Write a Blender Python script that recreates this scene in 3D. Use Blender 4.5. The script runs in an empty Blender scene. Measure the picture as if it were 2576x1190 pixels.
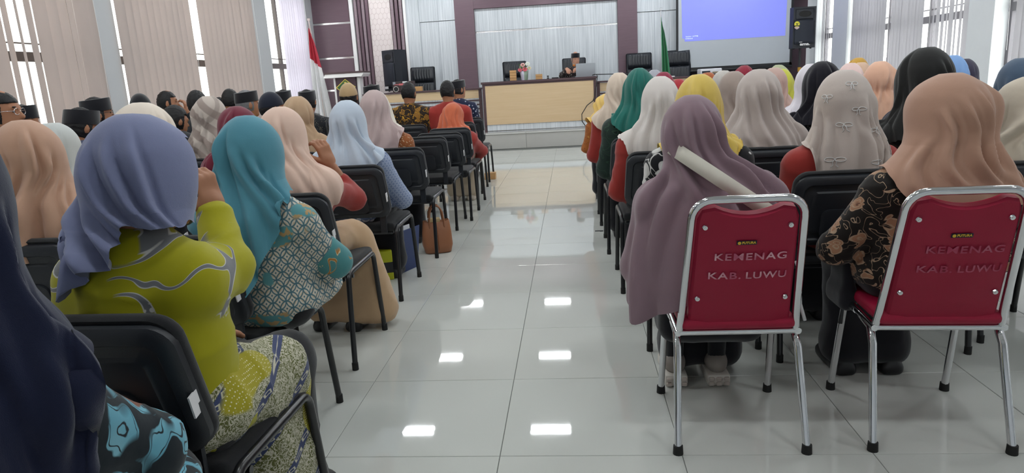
import bpy, bmesh, math, random
import numpy as np
from mathutils import Vector, Matrix

# ------------------------------------------------------------------ camera, sky, exposure
SC = bpy.context.scene
COL = SC.collection
cam_data = bpy.data.cameras.new('camera')
cam = bpy.data.objects.new('camera', cam_data)
COL.objects.link(cam)
CAM_YAW, CAM_PITCH, CAM_ROLL, CAM_H, CAM_F = 0.094439, 0.223878, -0.056383, 1.2227, 1722.07
_cy, _sy, _cp, _sp = math.cos(CAM_YAW), math.sin(CAM_YAW), math.cos(CAM_PITCH), math.sin(CAM_PITCH)
_f = Vector((-_sy * _cp, _cy * _cp, -_sp)); _r = Vector((_cy, _sy, 0)); _u = _r.cross(_f)
_c, _s = math.cos(CAM_ROLL), math.sin(CAM_ROLL)
_R = _c * _r + _s * _u; _U = -_s * _r + _c * _u
cam.matrix_world = Matrix(((_R.x, _U.x, -_f.x, 0), (_R.y, _U.y, -_f.y, 0), (_R.z, _U.z, -_f.z, CAM_H), (0, 0, 0, 1)))
cam_data.sensor_width = 36.0
cam_data.lens = CAM_F / 2576 * 36.0
cam_data.clip_start = 0.02
SC.camera = cam

world = bpy.data.worlds.new('overcast_sky'); SC.world = world
world.use_nodes = True
world.node_tree.nodes['Background'].inputs[0].default_value = (1.0, 0.985, 0.96, 1)
world.node_tree.nodes['Background'].inputs[1].default_value = 3.0
SC.view_settings.view_transform = 'Standard'
SC.view_settings.look = 'None'
SC.view_settings.gamma = 1.0
SC.view_settings.use_curve_mapping = False
SC.view_settings.exposure = 0.96
TUBE_STRENGTH = 58.0
SC.cycles.max_bounces = 7
SC.cycles.diffuse_bounces = 4
SC.cycles.sample_clamp_indirect = 4.0

PI = math.pi
random.seed(7)
RNG = np.random.default_rng(5)

# ------------------------------------------------------------------ materials
def lin(c):
    if isinstance(c, str):
        c = tuple(int(c[i:i + 2], 16) for i in (0, 2, 4))
    o = []
    for v in c[:3]:
        v = v / 255.0
        o.append(v / 12.92 if v <= 0.04045 else ((v + 0.055) / 1.055) ** 2.4)
    return (o[0], o[1], o[2], 1.0)

class NT:
    def __init__(self, name):
        self.m = bpy.data.materials.new(name); self.m.use_nodes = True
        self.t = self.m.node_tree; self.b = self.t.nodes['Principled BSDF']
        self._oc = None
    def n(self, typ, ins=None, **kw):
        nd = self.t.nodes.new(typ)
        for k, v in kw.items(): setattr(nd, k, v)
        for k, v in (ins or {}).items(): self.set(nd.inputs[k], v)
        return nd
    def set(self, sock, v):
        if isinstance(v, bpy.types.NodeSocket): self.t.links.new(v, sock)
        elif isinstance(v, bpy.types.Node): self.t.links.new(v.outputs[0], sock)
        else: sock.default_value = v
    def math(self, op, a, b=0.0, c=0.0):
        return self.n('ShaderNodeMath', {0: a, 1: b, 2: c}, operation=op).outputs[0]
    def vmath(self, op, a, b=(0, 0, 0)):
        nd = self.n('ShaderNodeVectorMath', {0: a, 1: b}, operation=op)
        return nd.outputs['Value'] if op in ('LENGTH', 'DISTANCE', 'DOT_PRODUCT') else nd.outputs[0]
    def scl(self, v, s):
        nd = self.n('ShaderNodeVectorMath', {0: v}, operation='SCALE'); nd.inputs['Scale'].default_value = s
        return nd.outputs[0]
    def obj(self):
        if self._oc is None: self._oc = self.n('ShaderNodeTexCoord').outputs['Object']
        return self._oc
    def noise(self, scale, detail=3.0, vec=None, dist=0.0, rough=.5):
        return self.n('ShaderNodeTexNoise', {'Vector': vec or self.obj(), 'Scale': scale, 'Detail': detail, 'Distortion': dist, 'Roughness': rough})
    def vor(self, scale, vec=None, feature='F1', rnd=1.0):
        return self.n('ShaderNodeTexVoronoi', {'Vector': vec or self.obj(), 'Scale': scale, 'Randomness': rnd}, feature=feature)
    def step(self, v, lo, hi):           # smooth threshold 0..1
        return self.n('ShaderNodeMapRange', {0: v, 1: lo, 2: hi, 3: 0.0, 4: 1.0}, clamp=True).outputs[0]
    def mix(self, f, a, b):
        nd = self.n('ShaderNodeMix', data_type='RGBA')
        self.set(nd.inputs[0], f); self.set(nd.inputs[6], a); self.set(nd.inputs[7], b)
        return nd.outputs[2]
    def xyz(self, vec=None):
        s = self.n('ShaderNodeSeparateXYZ', {0: vec or self.obj()}); return s.outputs[0], s.outputs[1], s.outputs[2]
    def comb(self, x, y, z): return self.n('ShaderNodeCombineXYZ', {0: x, 1: y, 2: z}).outputs[0]
    def bump(self, h, strength=.3, dist=.01):
        self.set(self.b.inputs['Normal'], self.n('ShaderNodeBump', {'Height': h, 'Strength': strength, 'Distance': dist}).outputs[0])
    def col(self, v): self.set(self.b.inputs['Base Color'], v)
    def p(self, **kw):
        names = dict(rough='Roughness', metal='Metallic', spec='Specular IOR Level', sheen='Sheen Weight', coat='Coat Weight', trans='Transmission Weight', alpha='Alpha')
        for k, v in kw.items(): self.set(self.b.inputs[names[k]], v)
        return self

MATS = {}
def plain(name, col, rough=.5, metal=0.0, spec=.5, var=0.06, vscale=9.0, bump=0.0, bscale=60.0, coat=0.0):
    if name in MATS: return MATS[name]
    t = NT(name); c = lin(col)
    if var:
        f = t.noise(vscale, 3).outputs[0]
        a = tuple(min(1, x * (1 - var)) for x in c[:3]) + (1,); b = tuple(min(1, x * (1 + var)) for x in c[:3]) + (1,)
        t.col(t.mix(f, a, b))
    else: t.col(c)
    t.p(rough=rough, metal=metal, spec=spec, coat=coat)
    if bump: t.bump(t.noise(bscale, 3).outputs[0], bump, .004)
    MATS[name] = t.m
    return t.m

def cloth(name, col, rough=.85, weave=900.0, sheen=.25, var=.05, thin=0.0):
    if name in MATS: return MATS[name]
    t = NT(name); c = lin(col); g_ = .3 * c[0] + .6 * c[1] + .1 * c[2]; c = tuple(min(.85, 1.2 * (v * .9 + g_ * .1)) for v in c[:3]) + (1,)
    f = t.noise(14, 4).outputs[0]
    a = tuple(x * (1 - var * 1.5) for x in c[:3]) + (1,); b = tuple(min(1, x * (1 + var)) for x in c[:3]) + (1,)
    t.col(t.mix(f, a, b)); t.p(rough=rough, spec=.2, sheen=sheen)
    t.b.inputs['Sheen Roughness'].default_value = .5
    h = t.math('ADD', t.noise(weave, 1).outputs[0], t.math('MULTIPLY', t.noise(22, 3).outputs[0], 3.0))
    t.bump(h, .25, .0025)
    if thin:
        tr = t.n('ShaderNodeBsdfTranslucent', {0: c}); mx = t.n('ShaderNodeMixShader', {0: thin, 1: t.b.outputs[0], 2: tr.outputs[0]})
        t.t.links.new(mx.outputs[0], t.t.nodes['Material Output'].inputs[0])
    MATS[name] = t.m
    return t.m

def batik(name, base, cols, style, scale=10.0, rough=.8):
    """printed cloth: flat print as colour only"""
    if name in MATS: return MATS[name]
    t = NT(name); cur = lin(base); o = t.obj()
    warp = t.vmath('ADD', o, t.scl(t.vmath('SUBTRACT', t.noise(scale * .8, 2).outputs[1], (.5, .5, .5)), 1.2 / scale))
    if style == 'swirl':            # thick curling bands and little three-dot sprigs
        nz = t.noise(scale * .55, 1.2, dist=1.6).outputs[0]
        band = t.math('ABSOLUTE', t.math('SUBTRACT', nz, .5))
        m1 = t.math('SUBTRACT', 1.0, t.step(band, .017, .020)); m2 = t.math('SUBTRACT', 1.0, t.step(t.math('ABSOLUTE', t.math('SUBTRACT', band, .017)), .0015, .004))
        keep = t.step(t.noise(scale * .9, 1).outputs[0], .50, .53)
        m1 = t.math('MULTIPLY', m1, keep); m2 = t.math('MULTIPLY', m2, keep)
        cur = t.mix(m1, cur, lin(cols[0])); cur = t.mix(m2, cur, lin(cols[1]))
        d = t.vor(scale * 9, rnd=.35).outputs[0]; sprig = t.vor(scale * 1.1, rnd=.9).outputs[0]
        m3 = t.math('MULTIPLY', t.math('SUBTRACT', 1.0, t.step(d, .28, .34)), t.math('SUBTRACT', 1.0, t.step(sprig, .13, .15)))
        cur = t.mix(m3, cur, lin(cols[1]))
    elif style == 'kawung':         # interlocking circles
        x, y, z = t.xyz(); q = t.scl(t.comb(t.math('ADD', x, t.math('MULTIPLY', y, .8)), z, 0.0), scale)
        tot = None
        for off in ((0, 0, 0), (.5, .5, 0)):
            fr = t.vmath('FRACTION', t.vmath('ADD', q, off)); ds = t.vmath('DISTANCE', fr, (.5, .5, 0))
            ring = t.math('SUBTRACT', 1.0, t.step(t.math('ABSOLUTE', t.math('SUBTRACT', ds, .49)), .035, .055))
            dot = t.math('SUBTRACT', 1.0, t.step(ds, .05, .08))
            r = t.math('MAXIMUM', ring, dot); tot = r if tot is None else t.math('MAXIMUM', tot, r)
        d1 = t.vmath('DISTANCE', t.vmath('FRACTION', q), (.5, .5, 0))
        inner = t.math('MULTIPLY', t.step(d1, .2, .24), t.math('SUBTRACT', 1.0, t.step(d1, .3, .34)))
        cur = t.mix(t.math('MULTIPLY', inner, .8), cur, lin(cols[1])); cur = t.mix(tot, cur, lin(cols[0]))
        patch = t.step(t.noise(7, 1).outputs[0], .60, .62)
        pt = t.mix(t.step(t.noise(30, 1, dist=1).outputs[0], .52, .56), lin(cols[2]), lin(cols[1]))
        cur = t.mix(patch, cur, pt)
    elif style == 'flower':         # blossoms with scalloped petals and rings, curling stems between
        v = t.vor(scale, warp, rnd=.75); d = v.outputs[0]; cell = t.vmath('SUBTRACT', t.scl(warp, scale), t.scl(v.outputs['Position'], scale))
        cx, cy, cz = t.xyz(cell); ang = t.math('ARCTAN2', cz, t.math('ADD', cx, t.math('MULTIPLY', cy, .7)))
        pet = t.math('SUBTRACT', d, t.math('MULTIPLY', t.math('ABSOLUTE', t.math('SINE', t.math('MULTIPLY', ang, 2.5))), .11))
        f1 = t.math('SUBTRACT', 1.0, t.step(pet, .29, .31)); f2 = t.math('SUBTRACT', 1.0, t.step(t.math('ABSOLUTE', t.math('SUBTRACT', pet, .27)), .012, .03))
        f4 = t.math('SUBTRACT', 1.0, t.step(t.math('ABSOLUTE', t.math('SUBTRACT', pet, .13)), .012, .03)); f3 = t.math('SUBTRACT', 1.0, t.step(pet, .03, .05))
        vine = t.math('SUBTRACT', 1.0, t.step(t.math('ABSOLUTE', t.math('SUBTRACT', t.noise(scale * 1.3, 1, dist=1.2).outputs[0], .5)), .008, .014))
        cur = t.mix(vine, cur, lin(cols[1])); cur = t.mix(f1, cur, lin(cols[0]))
        cur = t.mix(t.math('MAXIMUM', f2, f4), cur, lin(cols[1])); cur = t.mix(f3, cur, lin(cols[2]))
    elif style == 'specks':
        d = t.vor(scale * 3, rnd=1).outputs[0]; k = t.noise(scale * .7, 2).outputs[0]
        m = t.math('MULTIPLY', t.math('SUBTRACT', 1.0, t.step(d, .22, .3)), t.step(k, .42, .5))
        big = t.math('SUBTRACT', 1.0, t.step(t.vor(scale * .6, warp).outputs[0], .2, .24))
        cur = t.mix(t.math('MULTIPLY', big, .8), cur, lin(cols[1])); cur = t.mix(m, cur, lin(cols[0]))
    elif style == 'leaf':           # feathery leaves in two tones on dark
        w = t.n('ShaderNodeTexWave', {'Vector': o, 'Scale': scale * .9, 'Distortion': 9.0, 'Detail': 1.5, 'Detail Scale': 1.2}).outputs[1]
        k = t.noise(scale * .5, 1, dist=2).outputs[0]
        m = t.math('MULTIPLY', t.step(w, .40, .50), t.step(k, .42, .48))
        vein = t.math('SUBTRACT', 1.0, t.step(t.math('ABSOLUTE', t.math('SUBTRACT', w, .75)), .03, .06))
        cur = t.mix(m, cur, t.mix(t.noise(scale * 1.5, 1).outputs[0], lin(cols[0]), lin(cols[1])))
        cur = t.mix(t.math('MULTIPLY', vein, m), cur, lin(base))
        big = t.math('SUBTRACT', 1.0, t.step(t.vor(scale * .55, warp).outputs[0], .2, .24))
        ring = t.math('SUBTRACT', 1.0, t.step(t.math('ABSOLUTE', t.math('SUBTRACT', t.vor(scale * .55, warp).outputs[0], .2)), .02, .04))
        cur = t.mix(t.math('MAXIMUM', t.math('MULTIPLY', big, .5), ring), cur, lin(cols[2]))
    elif style == 'stripe':         # broad soft stripes, crossed
        x, y, z = t.xyz()
        a = t.math('SINE', t.math('MULTIPLY', t.math('ADD', z, t.math('MULTIPLY', x, .9)), scale * 6.0))
        b = t.math('SINE', t.math('MULTIPLY', t.math('SUBTRACT', z, t.math('MULTIPLY', y, 1.3)), scale * 5.0))
        cur = t.mix(t.step(a, -.2, .2), cur, lin(cols[0])); cur = t.mix(t.math('MULTIPLY', t.step(b, .3, .6), .5), cur, lin(cols[1]))
    elif style == 'parang':         # diagonal rows of squiggles between bands of squares and dots
        x, y, z = t.xyz(); u = t.math('ADD', t.math('MULTIPLY', x, .55), t.math('ADD', t.math('MULTIPLY', z, -.75), t.math('MULTIPLY', y, .4)))
        v2 = t.math('ADD', z, t.math('MULTIPLY', x, .6))
        per = t.math('FRACT', t.math('MULTIPLY', u, scale))
        sq = t.math('SUBTRACT', t.math('FRACT', t.math('MULTIPLY', v2, scale * 4.5)), .5)
        wv = t.noise(scale * 7, 1.0, dist=2.5).outputs[0]
        m = t.step(t.math('ABSOLUTE', t.math('SUBTRACT', wv, .5)), .05, .09)
        cur = t.mix(m, lin(cols[0]), cur)
        bandb = t.math('LESS_THAN', t.math('ABSOLUTE', t.math('SUBTRACT', per, .5)), .1)
        dia = t.math('ADD', t.math('ABSOLUTE', sq), t.math('MULTIPLY', t.math('ABSOLUTE', t.math('SUBTRACT', per, .5)), 4.5))
        dm = t.math('SUBTRACT', 1.0, t.step(t.math('ABSOLUTE', t.math('SUBTRACT', dia, .3)), .06, .1))
        cur = t.mix(bandb, cur, t.mix(dm, lin(cols[1]), lin(cols[0])))
        gold = t.step(t.noise(scale * .45, 1).outputs[0], .6, .61)
        dots = t.math('SUBTRACT', 1.0, t.step(t.vor(scale * 16, rnd=.2).outputs[0], .2, .3))
        cur = t.mix(gold, cur, t.mix(dots, lin(cols[2]), lin('e6e0c0')))
    t.col(cur); t.p(rough=rough, spec=.25, sheen=.15)
    t.bump(t.noise(24, 3).outputs[0], .25, .004)
    MATS[name] = t.m
    return t.m

# ------------------------------------------------------------------ mesh helpers
def mesh_from(name, verts, faces, smooth=True):
    me = bpy.data.meshes.new(name); me.from_pydata([tuple(v) for v in verts], [], [tuple(f) for f in faces]); me.update()
    if smooth: me.polygons.foreach_set('use_smooth', [True] * len(me.polygons))
    return me

def place(name, me, mat, parent=None, loc=None, rot=None, scale=None):
    o = bpy.data.objects.new(name, me); COL.objects.link(o)
    if mat is not None and me is not None:
        if len(me.materials) == 0: me.materials.append(None)
        o.material_slots[0].link = 'OBJECT'; o.material_slots[0].material = mat
    if parent is not None: o.parent = parent
    if loc is not None: o.location = loc
    if rot is not None: o.rotation_euler = rot
    if scale is not None: o.scale = scale
    return o

def tag(o, label=None, cat=None, group=None, kind=None):
    if label: o['label'] = label
    if cat: o['category'] = cat
    if group: o['group'] = group
    if kind: o['kind'] = kind
    return o

def thing(name, label, cat, loc=(0, 0, 0), rz=0.0, group=None):
    o = bpy.data.objects.new(name, None); COL.objects.link(o); o.empty_display_size = .1
    o.location = loc; o.rotation_euler = (0, 0, rz)
    return tag(o, label, cat, group)

def copy_tree(o, parent=None):
    c = o.copy(); COL.objects.link(c); c.parent = parent
    for ch in list(o.children): copy_tree(ch, c)
    return c

class MB:
    """collects shapes into one mesh"""
    def __init__(self): self.bm = bmesh.new()
    def _add(self, geom_verts, M):
        bmesh.ops.transform(self.bm, matrix=M, verts=geom_verts)
    def box(self, lo, hi, bevel=0.0, seg=2, M=None):
        lo = Vector(lo); hi = Vector(hi); c = (lo + hi) / 2; s = hi - lo
        r = bmesh.ops.create_cube(self.bm, size=1.0)
        vs = r['verts']; bmesh.ops.scale(self.bm, vec=s, verts=vs); bmesh.ops.translate(self.bm, vec=c, verts=vs)
        if bevel > 0:
            es = list({e for v in vs for e in v.link_edges})
            rr = bmesh.ops.bevel(self.bm, geom=es, offset=bevel, segments=seg, affect='EDGES', profile=.5)
            vs = list({v for f in rr['faces'] for v in f.verts} | {v for v in vs if v.is_valid})
        if M is not None: bmesh.ops.transform(self.bm, matrix=M, verts=vs)
        return self
    def cyl(self, a, b, r1, r2=None, n=16, caps=True):
        a = Vector(a); b = Vector(b); r2 = r1 if r2 is None else r2
        d = b - a; q = d.to_track_quat('Z', 'Y').to_matrix().to_4x4()
        r = bmesh.ops.create_cone(self.bm, cap_ends=caps, segments=n, radius1=r1, radius2=r2, depth=d.length)
        bmesh.ops.transform(self.bm, matrix=Matrix.Translation((a + b) / 2) @ q, verts=r['verts']); return self
    def sphere(self, c, r, n=12, scale=(1, 1, 1), M=None):
        q = bmesh.ops.create_uvsphere(self.bm, u_segments=n, v_segments=max(6, n * 2 // 3), radius=1)
        mm = Matrix.Translation(c) @ (M or Matrix()) @ Matrix.Diagonal((r * scale[0], r * scale[1], r * scale[2], 1))
        bmesh.ops.transform(self.bm, matrix=mm, verts=q['verts']); return self
    def tube(self, pts, r, n=10, caps=True, flat=1.0):
        """swept tube along a list of points; r number or list"""
        P = [Vector(p) for p in pts]; k = len(P); rs = r if isinstance(r, (list, tuple)) else [r] * k
        rings = []; up = None
        for i in range(k):
            t = (P[min(i + 1, k - 1)] - P[max(i - 1, 0)]).normalized()
            if up is None:
                up = Vector((0, 0, 1)) if abs(t.z) < .9 else Vector((0, 1, 0))
            side = t.cross(up).normalized(); up = side.cross(t).normalized()
            rings.append([self.bm.verts.new(P[i] + rs[i] * (math.cos(2 * PI * j / n) * side * flat + math.sin(2 * PI * j / n) * up)) for j in range(n)])
        for i in range(k - 1):
            for j in range(n):
                self.bm.faces.new((rings[i][j], rings[i][(j + 1) % n], rings[i + 1][(j + 1) % n], rings[i + 1][j]))
        if caps:
            self.bm.faces.new(rings[0][::-1]); self.bm.faces.new(rings[-1])
        return self
    def prism(self, outline, axis, lo, hi):
        """outline: 2-D points; axis 'x','y','z' is the extrusion axis"""
        def mk(p, h):
            return {'x': (h, p[0], p[1]), 'y': (p[0], h, p[1]), 'z': (p[0], p[1], h)}[axis]
        a = [self.bm.verts.new(mk(p, lo)) for p in outline]; b = [self.bm.verts.new(mk(p, hi)) for p in outline]
        n = len(a)
        self.bm.faces.new(a); self.bm.faces.new(b[::-1])
        for i in range(n): self.bm.faces.new((a[i], b[i], b[(i + 1) % n], a[(i + 1) % n]))
        return self
    def lathe(self, prof, n=24, c=(0, 0, 0)):
        rings = []
        for r, z in prof:
            rings.append([self.bm.verts.new((c[0] + r * math.cos(2 * PI * j / n), c[1] + r * math.sin(2 * PI * j / n), c[2] + z)) for j in range(n)])
        for i in range(len(rings) - 1):
            for j in range(n): self.bm.faces.new((rings[i][j], rings[i][(j + 1) % n], rings[i + 1][(j + 1) % n], rings[i + 1][j]))
        return self
    def mesh(self, name, smooth=False, angle=None):
        bmesh.ops.recalc_face_normals(self.bm, faces=self.bm.faces[:])
        me = bpy.data.meshes.new(name); self.bm.to_mesh(me); self.bm.free()
        if smooth:
            me.polygons.foreach_set('use_smooth', [True] * len(me.polygons))
            if angle is not None: me.set_sharp_from_angle(angle=math.radians(angle))
        return me

def text_mesh(name, body, size, extrude=.0008, offset=0.0, align='CENTER', space=1.0):
    cu = bpy.data.curves.new(name, 'FONT'); cu.body = body; cu.size = size; cu.extrude = extrude; cu.offset = offset
    cu.align_x = align; cu.align_y = 'CENTER'; cu.space_character = space; cu.resolution_u = 3
    ob = bpy.data.objects.new(name, cu); COL.objects.link(ob)
    bpy.context.view_layer.update()
    me = bpy.data.meshes.new_from_object(ob.evaluated_get(bpy.context.evaluated_depsgraph_get()))
    bpy.data.objects.remove(ob); bpy.data.curves.remove(cu)
    me.name = name
    return me

# ------------------------------------------------------------------ implicit surfaces (bodies, clothes, hands)
def V3(*a): return np.array(a, float)
def roty(a): c, s = math.cos(a), math.sin(a); return np.array([[c, 0, s], [0, 1, 0], [-s, 0, c]])
def rotz(a): c, s = math.cos(a), math.sin(a); return np.array([[c, -s, 0], [s, c, 0], [0, 0, 1]])
def rotx(a): c, s = math.cos(a), math.sin(a); return np.array([[1, 0, 0], [0, c, -s], [0, s, c]])

def Cp(a, b, ra, rb=None, k=.03): return ('c', np.asarray(a, float), np.asarray(b, float), ra, ra if rb is None else rb, k)
def El(c, r, R=None, k=.03): return ('e', np.asarray(c, float), np.asarray(r, float), R, k)
def Bx(c, h, r, R=None, k=.02): return ('b', np.asarray(c, float), np.asarray(h, float), r, R, k)

def prim_d(pr, P):
    if pr[0] == 'c':
        _, a, b, ra, rb, k = pr; ba = b - a; L = max(ba @ ba, 1e-9)
        t = np.clip(((P - a) @ ba) / L, 0, 1)
        return np.linalg.norm(P - a - t[..., None] * ba, axis=-1) - (ra + (rb - ra) * t)
    if pr[0] == 'e':
        _, c, r, R, k = pr; q = P - c
        if R is not None: q = q @ R
        k0 = np.linalg.norm(q / r, axis=-1); k1 = np.linalg.norm(q / (r * r), axis=-1)
        return k0 * (k0 - 1) / np.maximum(k1, 1e-6)
    _, c, h, r, R, k = pr; q = P - c
    if R is not None: q = q @ R
    q = np.abs(q) - (h - r)
    return np.linalg.norm(np.maximum(q, 0), axis=-1) + np.minimum(q.max(axis=-1), 0) - r

def prim_bb(pr):
    if pr[0] == 'c':
        R = max(pr[3], pr[4]); return np.minimum(pr[1], pr[2]) - R, np.maximum(pr[1], pr[2]) + R
    m = np.max(pr[2]) if pr[3 if pr[0] == 'e' else 4] is not None else pr[2]
    return pr[1] - m, pr[1] + m

def smin(a, b, k):
    h = np.maximum(k - np.abs(a - b), 0) / k
    return np.minimum(a, b) - h * h * k * .25

def sdf(prims, P):
    d = None
    for pr in prims:
        e = prim_d(pr, P); d = e if d is None else smin(d, e, pr[-1])
    return d

def surfnet(prims, h, cut=None, pad=.03):
    """surface-nets polygonisation of the smooth union of prims; cut(P)->distance that is intersected"""
    bbs = [prim_bb(p) for p in prims]
    lo = np.min([b[0] for b in bbs], 0) - pad; hi = np.max([b[1] for b in bbs], 0) + pad
    n = np.ceil((hi - lo) / h).astype(int) + 1
    ax = [lo[i] + h * np.arange(n[i]) for i in range(3)]
    F = np.full(n, .2)
    for pr, (a, b) in zip(prims, bbs):
        m = pr[-1] + .02
        i0 = np.maximum(((a - m - lo) / h).astype(int), 0); i1 = np.minimum(((b + m - lo) / h).astype(int) + 2, n)
        sl = tuple(slice(i0[i], i1[i]) for i in range(3))
        G = np.stack(np.meshgrid(ax[0][sl[0]], ax[1][sl[1]], ax[2][sl[2]], indexing='ij'), -1)
        F[sl] = smin(F[sl], prim_d(pr, G), pr[-1])
    if cut is not None:
        G = np.stack(np.meshgrid(*ax, indexing='ij'), -1); F = np.maximum(F, cut(G))
    S = F < 0
    cs = np.zeros(n - 1, int); acc = np.zeros(tuple(n - 1) + (3,)); cnt = np.zeros(n - 1)
    for dx in (0, 1):
        for dy in (0, 1):
            for dz in (0, 1):
                cs += S[dx:n[0] - 1 + dx, dy:n[1] - 1 + dy, dz:n[2] - 1 + dz]
    act = (cs > 0) & (cs < 8)
    I = np.argwhere(act)
    def at(A, off): return A[I[:, 0] + off[0], I[:, 1] + off[1], I[:, 2] + off[2]]
    vs = np.zeros((len(I), 3)); c2 = np.zeros(len(I))
    for axi in range(3):
        o = [i for i in range(3) if i != axi]
        for p in (0, 1):
            for q in (0, 1):
                A = [0, 0, 0]; A[o[0]] = p; A[o[1]] = q; B = list(A); B[axi] = 1
                fa = at(F, A); fb = at(F, B); x = (fa < 0) != (fb < 0)
                t = np.where(x, fa / np.where(x, fa - fb, 1), 0)
                pt = np.array(A, float)[None] + t[:, None] * np.eye(3)[axi][None]
                vs += pt * x[:, None]; c2 += x
    vs = lo + h * (I + vs / c2[:, None])
    idx = -np.ones(n - 1, int); idx[act] = np.arange(len(I))
    faces = []
    for axi in range(3):
        o = [(axi + 1) % 3, (axi + 2) % 3]
        a = [slice(None)] * 3; b = [slice(None)] * 3
        a[axi] = slice(0, -1); b[axi] = slice(1, None)
        for w in o: a[w] = slice(1, -1); b[w] = slice(1, -1)
        A = S[tuple(a)]; B = S[tuple(b)]; ch = np.argwhere(A != B); s = A[A != B]
        base = ch.copy(); base[:, o[0]] += 1; base[:, o[1]] += 1
        def ci(p, q):
            e = base.copy(); e[:, o[0]] -= p; e[:, o[1]] -= q; return idx[e[:, 0], e[:, 1], e[:, 2]]
        Q = np.stack([ci(1, 1), ci(0, 1), ci(0, 0), ci(1, 0)], 1)
        Q[~s] = Q[~s][:, ::-1]
        faces.append(Q)
    Fc = np.concatenate(faces); Fc = Fc[(Fc >= 0).all(1)]
    return vs, Fc

def vnormals(v, f):
    n = np.zeros_like(v); fn = np.cross(v[f[:, 2]] - v[f[:, 0]], v[f[:, 3]] - v[f[:, 1]])
    for i in range(4): np.add.at(n, f[:, i], fn)
    return n / np.maximum(np.linalg.norm(n, axis=1), 1e-9)[:, None]

def wob(P, freq, seed, n=7):
    """cheap smooth pseudo-noise, about -1..1"""
    r = np.random.default_rng(seed); o = np.zeros(len(P))
    for i in range(n):
        k = r.normal(size=3); k *= freq * (.6 + .8 * r.random()) / np.linalg.norm(k)
        w = .6 * np.sin(P[:, [1, 2, 0]] @ (k * .7) + r.random() * 6.3)
        o += np.sin(P @ k + w * 2 + r.random() * 6.3)
    return o / math.sqrt(n) * .8

def wrinkle(v, f, amp, freq=30, seed=1, aniso=(1, 1, 1)):
    nr = vnormals(v, f); w = wob(v * np.array(aniso), freq, seed)
    w = 1 - np.abs(w); w = np.clip(w, -1, 1) ** 3
    return v + nr * (amp * w)[:, None]
# ================================================================== the room
XL, XR, YB, YF, ZC = -5.45, 5.0, 15.0, -3.0, 3.45

def grain(name, a, b, sx, sz, rough=.35, spec=.4):
    """laminate with fine vertical streaks"""
    t = NT(name); x, y, z = t.xyz()
    v = t.comb(t.math('MULTIPLY', x, sx), t.math('MULTIPLY', y, sx), t.math('MULTIPLY', z, sz))
    f = t.noise(1.0, 5, v, rough=.65).outputs[0]
    t.col(t.mix(t.step(f, .32, .68), lin(a), lin(b))); t.p(rough=rough, spec=spec)
    return t.m

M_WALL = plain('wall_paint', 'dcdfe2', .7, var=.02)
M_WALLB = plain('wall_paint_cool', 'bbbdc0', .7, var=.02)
M_CEIL = plain('ceiling_paint', 'eeeeec', .8, var=.02)
M_PURPLE = grain('plum_laminate', '6c5660', '725b65', 3, 40, .4)
M_PURPLE_L = grain('plum_laminate_light', '8d7a82', '9a8890', 3, 40, .4)
M_PURPLE_D = plain('plum_groove', '44303a', .6, var=.04)
M_WHITEWOOD = grain('white_streaked_laminate', 'bcc2c8', 'dfe3e8', 42, 1.1, .3)
M_STRIP = plain('satin_metal_strip', 'c9c6c6', .2, 1.0, var=0)
M_DARKFRAME = plain('dark_window_frame', '3a302d', .45, var=.03)
M_GREYFRAME = plain('grey_window_frame', '6d6a70', .4, .3, var=.03)
M_BLACK = plain('black_plastic', '1b1d21', .45, var=.03)

# floor: slab + polished tiles with recessed joints
def tile_mat():
    t = NT('polished_floor_tile'); f = t.noise(2.3, 4).outputs[0]
    oi = t.n('ShaderNodeObjectInfo').outputs['Random']
    c = t.mix(f, lin('cacdc8'), lin('d2d4cf'))
    c = t.mix(t.math('MULTIPLY', oi, .35), c, lin('cdccc6'))
    t.col(c); t.p(rough=.03, spec=.7)
    t.bump(t.noise(1.6, 1).outputs[0], .02, .01)
    return t.m
M_TILE = tile_mat()
floor = place('floor', MB().box((XL - .2, YF, -.1), (XR + .2, YB + .1, -.003)).mesh('floor_slab'), plain('tile_joint', '6f726f', .8, var=.05))
tag(floor, 'polished pale grey tiled floor of the hall', 'floor', kind='structure')
T0X, T0Y, TS = -.277, 2.056, .6
tile_me = MB().box((.0012, .0012, -.008), (TS - .0012, TS - .0012, 0), .0012, 1).mesh('floor_tile')
rest = MB()
for i in range(-9, 9):
    for j in range(-9, 18):
        x0 = T0X + i * TS; y0 = T0Y + j * TS
        near = -5 <= i <= 5 and -4 <= j
        if y0 + TS > 12.66: continue
        if near: place('tile', tile_me, M_TILE, floor, (x0, y0, 0))
        elif x0 > XL - .5 and x0 + TS < XR + .5:
            rest.box((x0 + .0012, y0 + .0012, -.008), (x0 + TS - .0012, y0 + TS - .0012, 0))
tag(place('tile_field', rest.mesh('tile_field'), M_TILE, floor), kind='stuff')

ceiling = place('ceiling', MB().box((XL - .2, YF, ZC), (XR + .2, YB + .1, ZC + .1)).mesh('ceiling'), M_CEIL)
tag(ceiling, 'plain white ceiling above the seated audience', 'ceiling', kind='structure')
wr = place('wall_rear', MB().box((XL - .2, YF - .1, 0), (XR + .2, YF, ZC)).mesh('wall_rear'), M_WALL)
tag(wr, 'plain pale wall behind the last row of seats', 'wall', kind='structure')

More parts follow.
